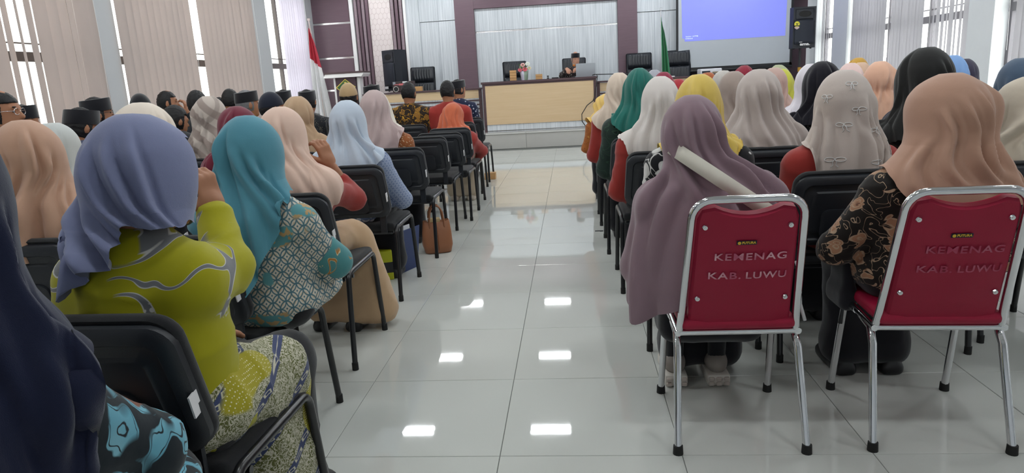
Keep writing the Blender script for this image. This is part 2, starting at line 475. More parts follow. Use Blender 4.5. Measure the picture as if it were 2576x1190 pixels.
# side walls with openings for the windows
SILL, HEAD = .78, 3.2
LW = [(-.1, 3.7), (4.1, 7.74), (8.22, 11.95), (12.62, 14.36)]
RW = [(.2, 4.4), (4.9, 8.88), (9.42, 13.3), (13.98, 14.9)]
def side_wall(name, x0, x1, wins, mat, label):
    m = MB(); y = YF
    for a, b in wins:
        m.box((x0, y, 0), (x1, a, ZC)); m.box((x0, a, 0), (x1, b, SILL)); m.box((x0, a, HEAD), (x1, b, ZC)); y = b
    m.box((x0, y, 0), (x1, YB + .1, ZC))
    return tag(place(name, m.mesh(name), mat), label, 'wall', kind='structure')
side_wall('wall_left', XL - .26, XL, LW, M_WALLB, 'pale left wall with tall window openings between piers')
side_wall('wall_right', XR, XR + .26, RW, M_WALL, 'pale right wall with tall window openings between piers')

t = NT('window_glass'); g = t.n('ShaderNodeBsdfGlossy', {0: (1, 1, 1, 1), 1: .03}); tr = t.n('ShaderNodeBsdfTransparent', {0: (.93, .96, .95, 1)})
mx = t.n('ShaderNodeMixShader', {0: .08, 1: tr.outputs[0], 2: g.outputs[0]}); t.t.links.new(mx.outputs[0], t.t.nodes['Material Output'].inputs[0])
M_GLASS = t.m
def window(n, x, a, b, mat, label, nv):
    w = tag(bpy.data.objects.new('window_%d' % n, None), label, 'window', kind='structure'); COL.objects.link(w); w.location = (x, 0, 0)
    fr = MB()
    for z0, z1 in ((SILL, SILL + .06), (HEAD - .06, HEAD)): fr.box((-.03, a, z0), (.03, b, z1))
    for k in range(nv + 1):
        yy = a + (b - a) * k / nv; yy = min(max(yy, a + .03), b - .03)
        fr.box((-.035, yy - .03, SILL), (.035, yy + .03, HEAD))
    place('window_frame', fr.mesh('window_frame'), mat, w)
    rail = MB().box((-.04, a, 1.69), (.04, b, 1.79)).box((-.02, a, 1.87), (.02, b, 1.885)); place('mullion', rail.mesh('mullion'), mat, w)
    for k in range(nv):
        for z0, z1 in ((SILL + .06, 1.69), (1.79, HEAD - .06)):
            p = MB().box((-.004, a + (b - a) * k / nv + .03, z0), (.004, a + (b - a) * (k + 1) / nv - .03, z1))
            place('pane', p.mesh('pane'), M_GLASS, w)
    return w
LBL = ['nearest left', 'left wall, beside the front pier', 'left wall, middle, with dark frame showing between its blinds', 'left wall, last before the stage corner']
for k, (a, b) in enumerate(LW):
    window(k + 1, XL - .2, a, b, M_DARKFRAME, ['dark framed window on the left wall beside the camera', 'dark framed window left of the first blue-grey pier',
        'dark framed window between the two left piers', 'dark framed window on left wall next to stage corner'][k], max(2, round((b - a) / 1.3)))
for k, (a, b) in enumerate(RW):
    window(k + 5, XR + .2, a, b, M_GREYFRAME, ['grey framed window on the right wall beside the camera', 'grey framed window at the right edge of the picture',
        'wide grey framed window behind the right-hand audience', 'narrow grey framed window behind the tall loudspeaker stand'][k], max(2, round((b - a) / 1.3)))

# vertical blinds: every slat a curved strip of its own
def slat_mat(name, col, tl):
    t = NT(name); x, y, z = t.xyz(); f = t.noise(260, 2).outputs[0]
    t.col(t.mix(f, tuple(v * .93 for v in lin(col)[:3]) + (1,), lin(col))); t.p(rough=.8, spec=.2)
    tr = t.n('ShaderNodeBsdfTranslucent', {0: lin(col)}); mx = t.n('ShaderNodeMixShader', {0: tl, 1: t.b.outputs[0], 2: tr.outputs[0]})
    t.t.links.new(mx.outputs[0], t.t.nodes['Material Output'].inputs[0]); return t.m
M_SLAT_L = slat_mat('beige_blind_fabric', 'c9bdb8', .30)
M_SLAT_W = slat_mat('white_blind_fabric', 'eeeaf2', .42)
M_SLAT_R = slat_mat('grey_blind_fabric', 'd2d0d4', .30)
def slat_mesh(w, h):
    vs, fs = [], []; n = 5
    for i in range(n):
        u = i / (n - 1) - .5; 
        for z in (0, h): vs.append((.05 * w * math.cos(u * PI), u * w, z))
    vs2 = [(x + .0015, y, z) for x, y, z in vs]; k = len(vs)
    for i in range(n - 1):
        fs.append((2 * i, 2 * i + 2, 2 * i + 3, 2 * i + 1)); fs.append((k + 2 * i, k + 2 * i + 1, k + 2 * i + 3, k + 2 * i + 2))
    return mesh_from('slat', vs + vs2, fs)
SLATS = {}
def blind(side, a, b, pitch, w, ang, mat, label, wild=(), z0=.72, jit=4.0):
    x = XL + .06 if side < 0 else XR + .07
    t = thing('vertical_blind', label, 'blind', (x, 0, 0), 0, 'vertical window blinds')
    place('headrail', MB().box((-.03, a, HEAD - .05), (.03, b, HEAD)).mesh('headrail'), plain('headrail_white', 'dddddd', .4), t)
    key = (w,)
    if key not in SLATS: SLATS[key] = slat_mesh(w, HEAD - .06 - z0)
    n = int((b - a) / pitch); rr = random.Random(int(a * 100))
    for i in range(n):
        an = ang + rr.uniform(-jit, jit) + (wild[i % len(wild)] if wild else 0)
        o = place('slat', SLATS[key], mat, t, (rr.uniform(-.004, .004), a + pitch * (i + .5), z0 + rr.uniform(-.01, .01)), (rr.uniform(-.004, .004), rr.uniform(-.003, .003), side * math.radians(an)))
    place('chain', MB().tube([(.02 * -side, b - .03, HEAD - .05), (.03 * -side, b - .03, 2.0), (.02 * -side, b - .04, 1.25)], .003, 6).mesh('chain'), plain('headrail_white', 'dddddd', .4), t)
    return t
blind(-1, 4.08, 7.80, .155, .16, 10, M_SLAT_L, 'beige vertical blind with bright gaps at the far left', (0, -30, 4, 0, -6, -34, -38, -30, 2, 6), jit=5)
blind(-1, 8.20, 9.90, .15, .17, 9, M_SLAT_L, 'beige vertical blind just right of the first pier')
blind(-1, 10.12, 11.98, .15, .17, 6, M_SLAT_L, 'beige vertical blind left of the second pier, beside dark frame')
blind(-1, 13.14, 14.40, .11, .125, 12, M_SLAT_W, 'white glowing vertical blind beside the red and white flag')
blind(-1, -.14, 3.74, .155, .165, 18, M_SLAT_L, 'beige vertical blind on the left wall beside the camera')
blind(1, 11.93, 13.28, .11, .12, 3, M_SLAT_R, 'grey vertical blind right of the white pier by the loudspeaker')
blind(1, 10.72, 11.79, .11, .12, 3, M_SLAT_R, 'grey vertical blind in the middle of the right wall')
blind(1, 9.44, 10.5, .115, .115, -12, M_SLAT_R, 'half open grey vertical blind with bright stripes between slats', (0, 8, -6), jit=7)
blind(1, 4.95, 8.7, .125, .14, 8, M_SLAT_R, 'grey vertical blind at the right edge above blue-grey hijab')
blind(1, 14.0, 14.88, .115, .115, -16, M_SLAT_R, 'open vertical blind behind the tall loudspeaker stand', jit=8)
blind(1, .25, 4.3, .13, .14, 18, M_SLAT_R, 'grey vertical blind on the right wall beside the camera')

# back wall: base wall + applied panels
bw = tag(place('wall_back', MB().box((XL - .2, YB + .04, 0), (XR + .2, YB + .16, ZC)).mesh('wall_back'), M_WALL), 'panelled back wall behind the stage', 'wall', kind='structure')
def wpanel(name, x0, x1, z0, z1, y, mat, d=.05, bev=.004):
    return place(name, MB().box((x0, y - d, z0), (x1, y + .03, z1), bev, 1).mesh(name), mat, bw)
Z0 = .29
for z0, z1 in ((Z0, 1.2), (1.24, 1.88), (1.92, 2.6), (2.64, ZC)): wpanel('panel', XL, -4.64, z0, z1, YB, M_PURPLE, .03)
for z in (1.22, 1.90, 2.62): wpanel('metal_strip', XL, -4.62, z - .02, z + .02, YB, M_STRIP, .02, .002)
wpanel('white_batten', -4.62, -4.54, Z0, ZC, YB, plain('white_lacquer', 'f4f2f2', .3, var=0), .07)
wpanel('white_batten', -3.46, -3.40, Z0, ZC, YB, plain('white_lacquer', 'f4f2f2', .3, var=0), .07)
def ribs(x0, x1, n):
    wpanel('groove_panel', x0, x1, Z0, ZC, YB, M_PURPLE_D, .01)
    p = (x1 - x0) / n
    for i in range(n): wpanel('rib', x0 + p * i + p * .2, x0 + p * (i + 1) - p * .12, Z0, ZC, YB, M_PURPLE_L if i % 2 == 0 else M_PURPLE, .06)
ribs(-4.53, -4.20, 4); ribs(-3.74, -3.47, 3)
# cream panel with a faint honeycomb relief
t = NT('cream_honeycomb_panel'); x, y, z = t.xyz()
px_, pz_ = t.math('MULTIPLY', x, 11.0), t.math('MULTIPLY', z, 8.0)
def hexcell(ox, oz):
    a_ = t.math('SUBTRACT', t.math('FRACT', t.math('ADD', px_, ox)), .5)
    c_ = t.math('SUBTRACT', t.math('MULTIPLY', t.math('FRACT', t.math('ADD', t.math('DIVIDE', pz_, 1.732), oz)), 1.732), .866)
    return t.math('ABSOLUTE', a_), t.math('ABSOLUTE', c_)
hd = []
for ox, oz in ((0.0, 0.0), (.5, .5)):
    a_, c_ = hexcell(ox, oz); hd.append(t.math('MAXIMUM', a_, t.math('ADD', t.math('MULTIPLY', a_, .5), t.math('MULTIPLY', c_, .866))))
e = t.math('SUBTRACT', 1.0, t.step(t.math('MINIMUM', hd[0], hd[1]), .44, .475)); t.col(t.mix(e, lin('d6c6c4'), lin('e6dad8'))); t.p(rough=.5); t.bump(e, .4, .004)
wpanel('honeycomb_panel', -4.20, -3.74, Z0, ZC, YB, t.m, .025)
for k, (x0, x1, d) in enumerate(((-3.40, -3.13, .05), (-3.13, -2.72, .02), (-2.72, -2.36, .05))): wpanel('board', x0, x1, Z0, 2.52 if k else ZC, YB, M_WHITEWOOD, d)
for k, (x0, x1, d) in enumerate(((-3.13, -2.72, .03), (-2.72, -2.36, .06))): wpanel('board', x0, x1, 2.53, ZC, YB, M_WHITEWOOD, d)
# plum surround around the white centre panel
wpanel('surround', -2.36, -1.95, Z0, ZC, YB, M_PURPLE, .10); wpanel('surround', 1.03, 1.43, Z0, ZC, YB, M_PURPLE, .10)
wpanel('surround', -1.95, 1.03, 2.72, ZC, YB, M_PURPLE, .10)
wpanel('board', -1.95, 1.03, 2.265, 2.72, YB, M_WHITEWOOD, .03); wpanel('board', -1.95, 1.03, Z0, 2.235, YB, M_WHITEWOOD, .03)
wpanel('metal_strip', -1.95, 1.03, 2.235, 2.265, YB, M_STRIP, .015, .002)
for x0, x1, d in ((1.43, 1.50, .05), (1.50, 1.78, .03), (1.78, 2.08, .02), (2.08, 2.4, .05)): wpanel('board', x0, x1, Z0, 2.44, YB, M_WHITEWOOD, d); wpanel('board', x0, x1, 2.45, ZC, YB, M_WHITEWOOD, d + .01)
wpanel('surround', 2.4, 4.84, Z0, ZC, YB, M_PURPLE_D, .03)
wpanel('wall_end', 4.84, XR, Z0, ZC, YB, M_WALL, .02)

# stage
M_STAGE = plain('stage_grey_tile', 'b9b7b3', .12, spec=.5, var=.03)
stage = tag(place('floor_stage', MB().box((XL, 12.6, 0), (XR, YB + .05, .27)).mesh('floor_stage'), plain('tile_joint', '6f726f', .8)), 'low grey tiled stage at the front of the hall', 'stage', kind='structure')
rt = MB().box((.002, -.012, .002), (1.198, .01, .268), .002, 1).mesh('riser_tile'); nz = MB().box((.002, -.03, .268), (1.198, .32, .292), .004, 1).mesh('stage_edge')
for i in range(9):
    place('riser_tile', rt, M_STAGE, stage, (XL + i * 1.2 - .18, 12.6, 0)); place('stage_edge', nz, plain('stage_nosing', 'c9c8c4', .15, var=.03), stage, (XL + i * 1.2 - .18, 12.6, 0))
place('stage_top', MB().box((XL, 12.92, .26), (XR, YB, .289)).mesh('stage_top'), M_STAGE, stage)

# ceiling fluorescent fittings; the tubes are the hall's lamps
t = NT('fluorescent_tube'); em = t.n('ShaderNodeEmission', {0: (.93, .98, 1.0, 1), 1: TUBE_STRENGTH}); t.t.links.new(em.outputs[0], t.t.nodes['Material Output'].inputs[0]); M_TUBE = t.m
M_TUBE_OFF = plain('unlit_tube', 'd8dcdc', .3, var=0)
M_REFL = plain('lamp_louvre_black', '1c1d1f', .6, var=0)
lh = MB().box((-.31, -.13, -.012), (.31, .13, .0)); lh.box((-.31, -.13, -.05), (.31, -.118, -.01)); lh.box((-.31, .118, -.05), (.31, .13, -.01)); lh.box((-.31, -.13, -.05), (-.298, .13, -.01)); lh.box((.298, -.13, -.05), (.31, .13, -.01))
lh = lh.mesh('lamp_housing'); lt = MB().cyl((-.265, 0, 0), (.265, 0, 0), .014, n=8).mesh('lamp_tube')
proto = thing('ceiling_lamp', 'x', 'ceiling lamp', (0, 0, ZC), 0, 'fluorescent fittings on the ceiling')
place('housing', lh, M_REFL, proto)
for yy in (-.058, .058): place('tube', lt, M_TUBE, proto, (0, yy, -.035))
first = True
for ci, X in enumerate((-4.1, -2.3, -.42, 1.45, 3.3)):
    for ri, Y in enumerate((-1.2, 1.2, 3.6, 6.0, 8.46, 11.0, 13.9)):
        o = proto if first else copy_tree(proto); first = False
        o.location = (X, Y, ZC)
        for c_ in o.children:
            if c_.name.startswith('tube'): c_.material_slots[0].material = M_TUBE_OFF if ri < 1 else M_TUBE
        o['label'] = '%stwin tube fluorescent lamp on the ceiling, %s column from the left, %s row' % ('unlit ' if ri < 1 else '', ('first', 'second', 'third', 'fourth', 'fifth')[ci], ('rearmost', 'second', 'third', 'fourth', 'fifth', 'sixth', 'foremost')[ri])
# ================================================================== chairs
M_CH_SHELL = plain('black_chair_shell', '23262c', .42, spec=.45, var=.06, bump=.12, bscale=500)
M_CH_FAB = cloth('black_chair_fabric', '17181b', .9)
M_CH_TUBE = plain('black_chair_tube', '15161a', .28, spec=.6, var=.03)
M_TAG = plain('white_paper_tag', 'e4e2e4', .7, var=.02)
M_CHROME = plain('chrome', 'd9dadd', .08, 1.0, var=0)
M_RUBBER = plain('black_rubber', '141414', .7, var=.05)

def rrect(w0, w1, z0, z1, r, n=6):
    """rounded outline, w0 half width at z0, w1 half width at z1; as (x,z)"""
    pts = []
    for cx, cz, a0 in ((w0 - r, z0 + r, -90), (w1 - r, z1 - r, 0), (-(w1 - r), z1 - r, 90), (-(w0 - r), z0 + r, 180)):
        for i in range(n + 1):
            a = math.radians(a0 + 90 * i / n); pts.append((cx + r * math.cos(a), cz + r * math.sin(a)))
    return pts

def plate(steps, bend=0.0, bz=.65):
    """stack of outlines [(outline, y)] joined into a closed plate facing -Y/+Y; bend curves it around the sitter"""
    bm = bmesh.new(); rings = []
    for pts, y in steps:
        rings.append([bm.verts.new((x, y + bend * (x * x), z)) for x, z in pts])
    n = len(rings[0])
    for a, b in zip(rings[:-1], rings[1:]):
        for i in range(n): bm.faces.new((a[i], a[(i + 1) % n], b[(i + 1) % n], b[i]))
    bm.faces.new(rings[0]); bm.faces.new(rings[-1][::-1])
    mb = MB(); mb.bm.free(); mb.bm = bm
    return mb

LEAN = Matrix.Translation((0, -.195, .46)) @ Matrix.Rotation(math.radians(13), 4, 'X') @ Matrix.Translation((0, .195, -.46))
def lean_mesh(mb, name, smooth=True, ang=40):
    bmesh.ops.transform(mb.bm, matrix=LEAN, verts=mb.bm.verts[:]); return mb.mesh(name, smooth, ang)

def dark_chair():
    t = thing('visitor_chair', 'x', 'chair', group='black padded visitor chairs')
    # plastic back shell: outer edge, recessed field, raised centre panel with its own step
    o = lambda s: rrect(.215 - s, .205 - s, .50 + s, .80 - s, max(.055 - s * .6, .02))
    sh = plate([(o(.012), -.188), (o(0), -.198), (o(0), -.214), (o(.010), -.224), (o(.030), -.226), (o(.036), -.219), (o(.060), -.219), (o(.066), -.225)], .28)
    place('backrest_shell', lean_mesh(sh, 'backrest_shell'), M_CH_SHELL, t)
    inn = plate([(rrect(.10, .10, .535, .665, .03), -.220), (rrect(.10, .10, .535, .665, .03), -.229), (rrect(.092, .092, .543, .657, .026), -.231)], .28)
    place('shell_panel', lean_mesh(inn, 'shell_panel'), M_CH_SHELL, t)
    c = lambda s: rrect(.217 - s, .207 - s, .495 + s, .812 - s, max(.06 - s * .6, .02))
    cu = plate([(c(0.004), -.200), (c(0), -.192), (c(0.0), -.178), (c(.012), -.160), (c(.04), -.150), (c(.1), -.147)], .28)
    place('back_cushion', lean_mesh(cu, 'back_cushion'), M_CH_FAB, t)
    # seat
    st = MB().box((-.225, -.20, .405), (.225, .235, .455), .022, 3); place('seat', st.mesh('seat', True, 50), M_CH_FAB, t)
    place('seat_pan', MB().box((-.21, -.185, .388), (.21, .22, .408), .006, 1).mesh('seat_pan'), M_CH_SHELL, t)
    for s in (-1, 1):
        bar = MB().box((s * .165 - .02, -.21, .40), (s * .165 + .02, -.198, .54), .004, 1)
        place('back_bracket', bar.mesh('back_bracket'), M_CH_SHELL, t)
        x = s * .232
        arc = lambda cy, a0, a1: [(x, cy + .045 * math.cos(math.radians(a)), .385 + .045 * math.sin(math.radians(a))) for a in np.linspace(a0, a1, 6)]
        rear = [(x + s * .006, -.25, .012)] + arc(-.15, 180, 90) + [(x, 0, .43)]
        front = [(x + s * .006, .25, .012)] + arc(.16, 0, 90) + [(x, 0, .43)]
        for p in (rear, front):
            lg = place('leg', MB().tube(p, .0125, 10).mesh('leg', True, 60), M_CH_TUBE, t)
            place('foot_cap', MB().cyl(Vector(p[0]) + Vector((0, 0, -.012)), Vector(p[0]) + Vector((0, 0, .022)), .0145, .0142, 10).mesh('foot_cap', True, 50), M_RUBBER, lg)
    place('crossbar', MB().tube([(-.232, -.12, .40), (.232, -.12, .40)], .010, 8).mesh('crossbar', True, 60), M_CH_TUBE, t)
    tg = MB().box((.2075, -.222, .60), (.2115, -.194, .65)); place('label_tag', lean_mesh(tg, 'label_tag', False), M_TAG, t)
    return t

def red_vinyl():
    t = NT('crimson_vinyl'); f = t.noise(5, 3).outputs[0]
    t.col(t.mix(f, lin('980f33'), lin('a6163c'))); t.p(rough=.5, spec=.35); t.bump(t.noise(420, 2).outputs[0], .15, .002); return t.m
M_RED = red_vinyl()
def worn_paint():
    t = NT('worn_stencil_paint'); f = t.noise(22, 3).outputs[0]
    t.col(t.mix(t.step(f, .38, .70), lin('bb6079'), lin('ecbfc8'))); t.p(rough=.7, spec=.2); return t.m
M_STENCIL = worn_paint()
def worn_paint2():
    t = NT('faint_stencil_paint'); f = t.noise(22, 3).outputs[0]
    t.col(t.mix(t.step(f, .40, .72), lin('a8405a'), lin('bb6c80'))); t.p(rough=.7, spec=.2); return t.m
M_STENCIL2 = worn_paint2()

def red_chair(label, loc, rz, stencil):
    t = thing('banquet_chair', label, 'chair', loc, rz, 'crimson chrome chairs in the back row')
    L = Matrix.Translation((0, -.13, .40)) @ Matrix.Rotation(math.radians(15), 4, 'X') @ Matrix.Translation((0, .13, -.40))
    def ln(p): return L @ Vector(p)
    # chrome back frame: inverted U
    r = .06; pts = [(-.185, -.13, .385), (-.18, -.13, .45)] + [(-.165 + r - r * math.cos(a), -.13, .80 + r * math.sin(a)) for a in np.linspace(0, PI / 2, 7)]
    pts = pts + [(-x, y, z) for x, y, z in pts[::-1]]
    place('back_frame', MB().tube([ln(p) for p in pts], .0125, 12).mesh('back_frame', True, 60), M_CHROME, t)
    # red panel with scooped top
    def outline(s):
        out = [(-.160 + s, .43 + s), (-.1, .405 + s), (0, .398 + s), (.1, .405 + s), (.160 - s, .43 + s)]
        out += [(.149 - s, .80 - s), (.135, .83 - s), (.10, .838 - s)]
        out += [(x, .838 - s - .026 * (1 - (x / .1) ** 2)) for x in np.linspace(.075, -.075, 7)]
        out += [(-.10, .838 - s), (-.135, .83 - s), (-.149 + s, .80 - s)]
        return out
    pl = plate([(outline(.008), -.145), (outline(0), -.138), (outline(0), -.112), (outline(.014), -.098)], .35)
    bmesh.ops.transform(pl.bm, matrix=L, verts=pl.bm.verts[:])
    bp = place('back_panel', pl.mesh('back_panel', True, 40), M_RED, t)
    for x, z in ((-.125, .775), (.125, .775), (-.135, .52), (.135, .52)):
        y = -.147 + .35 * x * x
        rv = MB().cyl(ln((x, y, z)), ln((x, y - .004, z)), .009, .007, 14).cyl(ln((x, y - .003, z)), ln((x, y - .0055, z)), .004, .003, 10)
        place('rivet', rv.mesh('rivet', True, 40), M_CHROME, bp)
    def onback(name, me, mat, x, z, dy=.0024):
        me.transform(Matrix.Rotation(math.radians(90), 4, 'X'))
        for v in me.vertices: v.co.y += -.1455 + .35 * (v.co.x + x) ** 2 - dy
        me.transform(L @ Matrix.Translation((x, 0, z)))
        return place(name, me, mat, bp)
    xs = .008 if stencil is M_STENCIL else .012
    for tx, zz, wd, dx in (('KEMENAG', .672, .215, .008), ('KAB.', .605, .098, -.066), ('LUWU', .605, .122, .060)):
        me = text_mesh('stencil_text', tx, .042, .0004, .0005, space=1.12)
        w_ = max(v.co.x for v in me.vertices) - min(v.co.x for v in me.vertices); mx_ = (max(v.co.x for v in me.vertices) + min(v.co.x for v in me.vertices)) / 2
        me.transform(Matrix.Diagonal((wd / w_, .80, 1, 1)) @ Matrix.Translation((-mx_, 0, 0)))
        onback('stencil_lettering', me, stencil, xs + dx, zz)
    pm = MB().box((-.030, -.007, -.0008), (.030, .007, .0008), .0007, 1).mesh('brand_plate')
    onback('maker_plate', pm, plain('navy_plate', '161630', .3, .3, var=0), 0, .722, .0024)
    gm = plain('gold_print', 'd8b23a' if stencil is M_STENCIL else '8a6a3c', .35, .4, var=0)
    onback('maker_lettering', text_mesh('maker_text', 'FUTURA', .0105, .0003, .0005, space=1.05), gm, .006, .7225, .0040)
    ring = MB().cyl((-.022, 0, 0), (-.022, 0, .0004), .0052, .0052, 14).mesh('maker_disc')
    onback('maker_disc', ring, gm, 0, .722, .0040)
    # seat
    st = MB().box((-.185, -.15, .395), (.185, .21, .44), .02, 3); place('seat', st.mesh('seat', True, 50), M_RED, t)
    place('seat_rail', MB().tube([(-.19, -.13, .385), (.19, -.13, .385)], .011, 10).mesh('seat_rail', True, 60), M_CHROME, t)
    for s in (-1, 1):
        place('side_rail', MB().tube([(s * .19, -.14, .385), (s * .19, .18, .392)], .0115, 10).mesh('side_rail', True, 60), M_CHROME, t)
        rear = [(s * .19, -.02, .385), (s * .19, -.10, .375), (s * .192, -.135, .33), (s * .204, -.225, .016)]
        front = [(s * .19, .03, .387), (s * .19, .12, .382), (s * .192, .155, .345), (s * .202, .225, .016)]
        for p in (rear, front):
            lg = place('leg', MB().tube(p, .0125, 12).mesh('leg', True, 60), M_CHROME, t)
            place('foot_cap', MB().cyl(Vector(p[-1]) + Vector((0, 0, -.016)), Vector(p[-1]) + Vector((0, 0, .014)), .017, .0155, 12).mesh('foot_cap', True, 50), M_RUBBER, lg)
    return t

CHAIR0 = dark_chair(); CHAIR_USED = [False]
def put_chair(x, y, rz, label):
    o = CHAIR0 if not CHAIR_USED[0] else copy_tree(CHAIR0)
    CHAIR_USED[0] = True
    o.location = (x, y, 0); o.rotation_euler = (0, 0, rz); o['label'] = label
    return o

# ================================================================== stage furniture
M_OAK = grain('pale_oak_laminate', 'ccb08a', 'd4ba98', 1.2, 30, .35)
M_WENGE = grain('dark_wenge_edge', '4d3a3e', '5b474b', 2, 30, .35)
ZS = .29
def desk_main():
    t = thing('stage_desk', 'long speaker desk with pale wood front on the stage', 'desk', (-.57, 12.9, ZS))
    place('desk_top', MB().box((-1.07, -.03, .885), (1.07, .56, .925), .004, 1).mesh('desk_top'), M_WENGE, t)
    fr = MB().box((-1.05, 0, .13), (-1.0, .04, .885)); fr.box((1.0, 0, .13), (1.05, .04, .885)); fr.box((-1.0, 0, .855), (1.0, .04, .885))
    place('front_frame', fr.mesh('front_frame'), M_WENGE, t)
    place('front_panel', MB().box((-1.0, .008, .14), (1.0, .03, .856)).mesh('front_panel'), M_OAK, t)
    for s in (-1, 1): place('side_panel', MB().box((s * 1.03 - .02, .04, .0), (s * 1.03 + .02, .54, .885)).mesh('side_panel'), M_WENGE, t)
    place('plinth', MB().box((-1.0, .03, 0), (1.0, .06, .135)).mesh('plinth'), M_WHITEWOOD, t)
    place('plinth_strip', MB().box((-1.0, .02, .018), (1.0, .032, .03)).mesh('plinth_strip'), M_STRIP, t)
    return t
desk_main()
def side_desk(label, x0, x1):
    t = thing('stage_side_desk', label, 'desk', ((x0 + x1) / 2, 13.25, ZS), 0, 'lower side desks on the stage'); w = (x1 - x0) / 2
    place('desk_top', MB().box((-w, -.03, .80), (w, .6, .83), .004, 1).mesh('desk_top'), M_WENGE, t)
    for x in (-w + .03, w - .03): place('post', MB().box((x - .03, 0, 0), (x + .03, .05, .80)).mesh('post'), M_WENGE, t)
    place('front_panel', MB().box((-w + .06, .01, .64), (w - .06, .03, .795)).mesh('front_panel'), M_OAK, t)
    place('modesty_panel', MB().box((-w + .06, .02, .04), (w - .06, .04, .64)).mesh('modesty_panel'), M_WHITEWOOD, t)
    for z in (.60, .52, .44, .36): place('slat', MB().box((-w + .06, -.005, z - .014), (w - .06, .02, z + .014)).mesh('slat'), M_WENGE, t)
    return t
side_desk('lower side desk left of the speaker desk', -4.0, -1.68)
side_desk('lower side desk right of the speaker desk under the projector', .5, 3.9)

M_LEATHER = plain('black_leather', '20242b', .33, spec=.5, var=.08, bump=.2, bscale=90)
def exec_chair(label, x, y, rz, w=.25, first=True, zt=1.31):
    t = thing('executive_chair', label, 'chair', (x, y, ZS), rz, 'black leather executive chairs on stage')
    # backrest faces +Y in local space: pleated upper pad, lower pad, shell
    def pad(z0, z1, n, amp):
        vs = []; fs = []; nx, nz = 41, 9
        for j in range(nz):
            v = j / (nz - 1)
            for i in range(nx):
                u = i / (nx - 1) * 2 - 1
                edge = (1 - abs(u) ** 6) * (1 - abs(2 * v - 1) ** 6)
                pl = amp * (abs(math.sin(n * PI * (u + 1) / 2 + .4 * math.sin(9 * v))) - .5) * (1 - abs(u) ** 8)
                ww = w * (.94 + .06 * math.sin(PI * v))
                vs.append((u * ww, .045 * edge ** .5 + pl * edge, z0 + (z1 - z0) * v))
        k = len(vs); vs += [(x, -.02, z) for x, y, z in vs]
        for j in range(nz - 1):
            for i in range(nx - 1):
                a = j * nx + i; fs.append((a, a + nx, a + nx + 1, a + 1)); fs.append((k + a, k + a + 1, k + a + nx + 1, k + a + nx))
        for i in range(nx - 1): fs.append((i, i + 1, k + i + 1, k + i)); a = (nz - 1) * nx + i; fs.append((a, k + a, k + a + 1, a + 1))
        for j in range(nz - 1): a = j * nx; fs.append((a, k + a, k + a + nx, a + nx)); a = j * nx + nx - 1; fs.append((a, a + nx, k + a + nx, k + a))
        return mesh_from('pad', vs, fs)
    for nm, z0, z1, n, amp in (('headrest_pad', zt - .30, zt, 9, .016), ('back_pad', zt - .62, zt - .305, 9, .014)):
        place(nm, pad(z0, z1, n, amp), M_LEATHER, t, (0, -.24, 0), (math.radians(6), 0, 0))
    place('back_shell', MB().box((-w - .012, -.05, zt - .66), (w + .012, -.018, zt + .01), .03, 3).mesh('back_shell', True, 40), M_LEATHER, t, (0, -.24, 0), (math.radians(6), 0, 0))
    place('seat', MB().box((-.25, -.24, .42), (.25, .26, .53), .045, 3).mesh('seat', True, 40), M_LEATHER, t)
    for s in (-1, 1):
        place('armrest', MB().tube([(s * .27, -.24, .60), (s * .28, -.1, .68), (s * .28, .12, .68), (s * .27, .18, .60), (s * .24, .12, .46)], .022, 8).mesh('armrest', True, 60), M_BLACK, t)
    place('gas_column', MB().cyl((0, 0, .08), (0, 0, .42), .028, n=12).mesh('gas_column', True, 60), M_BLACK, t)
    for k in range(5):
        a = k * 2 * PI / 5
        lg = place('base_leg', MB().tube([(0, 0, .11), (.27 * math.cos(a), .27 * math.sin(a), .062)], [.024, .016], 8).mesh('base_leg', True, 60), M_BLACK, t)
        place('castor', MB().cyl((.27 * math.cos(a) - .012, .27 * math.sin(a), .027), (.27 * math.cos(a) + .012, .27 * math.sin(a), .027), .027, n=12).mesh('castor', True, 50), M_BLACK, lg)
    return t
exec_chair('black leather executive chair beside the loudspeaker on the left', -3.08, 14.25, PI, .25)
exec_chair('empty black executive chair behind the flower vase', -1.02, 14.05, PI + .25, .235)
exec_chair('black executive chair the speaker at the laptop sits on', .10, 14.12, PI, .23)
exec_chair('tilted black executive chair left of the green flag', 1.49, 14.42, PI + .12, .255, zt=1.34)
exec_chair('black executive chair right of the green flag', 2.18, 14.42, PI - .08, .27, zt=1.35)

# laptop (open towards the speaker, lid back to the audience)
M_SILVER = plain('silver_laptop_lid', 'b9bec6', .35, .5, var=.01)
lp = thing('laptop', 'silver laptop seen from behind on the speaker desk', 'laptop', (.30, 13.12, ZS + .925), math.radians(4))
place('lid', MB().box((-.18, -.004, 0), (.18, .004, .235), .003, 1).mesh('lid'), M_SILVER, lp, (0, 0, .012), (math.radians(12), 0, 0))
place('keyboard_base', MB().box((-.18, .0, 0), (.18, .25, .014), .004, 1).mesh('keyboard_base'), M_SILVER, lp)
# microphone on a table stand
mc = thing('microphone', 'table microphone with orange foam ring before the speaker', 'microphone', (.10, 13.43, ZS + .925))
place('stand_base', MB().lathe([(0, 0), (.06, 0), (.06, .012), (.015, .025), (0, .025)], 16).mesh('stand_base', True, 40), M_BLACK, mc)
place('gooseneck', MB().tube([(0, 0, .02), (0, 0, .10), (-.005, .03, .19), (-.01, .06, .22)], .006, 8).mesh('gooseneck', True), M_BLACK, mc)
place('mic_head', MB().sphere((-.012, .07, .235), .022, 12, (1, 1.4, 1)).mesh('mic_head', True), plain('mic_grille', '9a9a8c', .4, .6), mc)
place('ring_light', MB().cyl((-.012, .045, .222), (-.011, .055, .226), .02, n=14).mesh('ring_light', True, 50), plain('orange_ring', 'f08a2a', .4), mc)
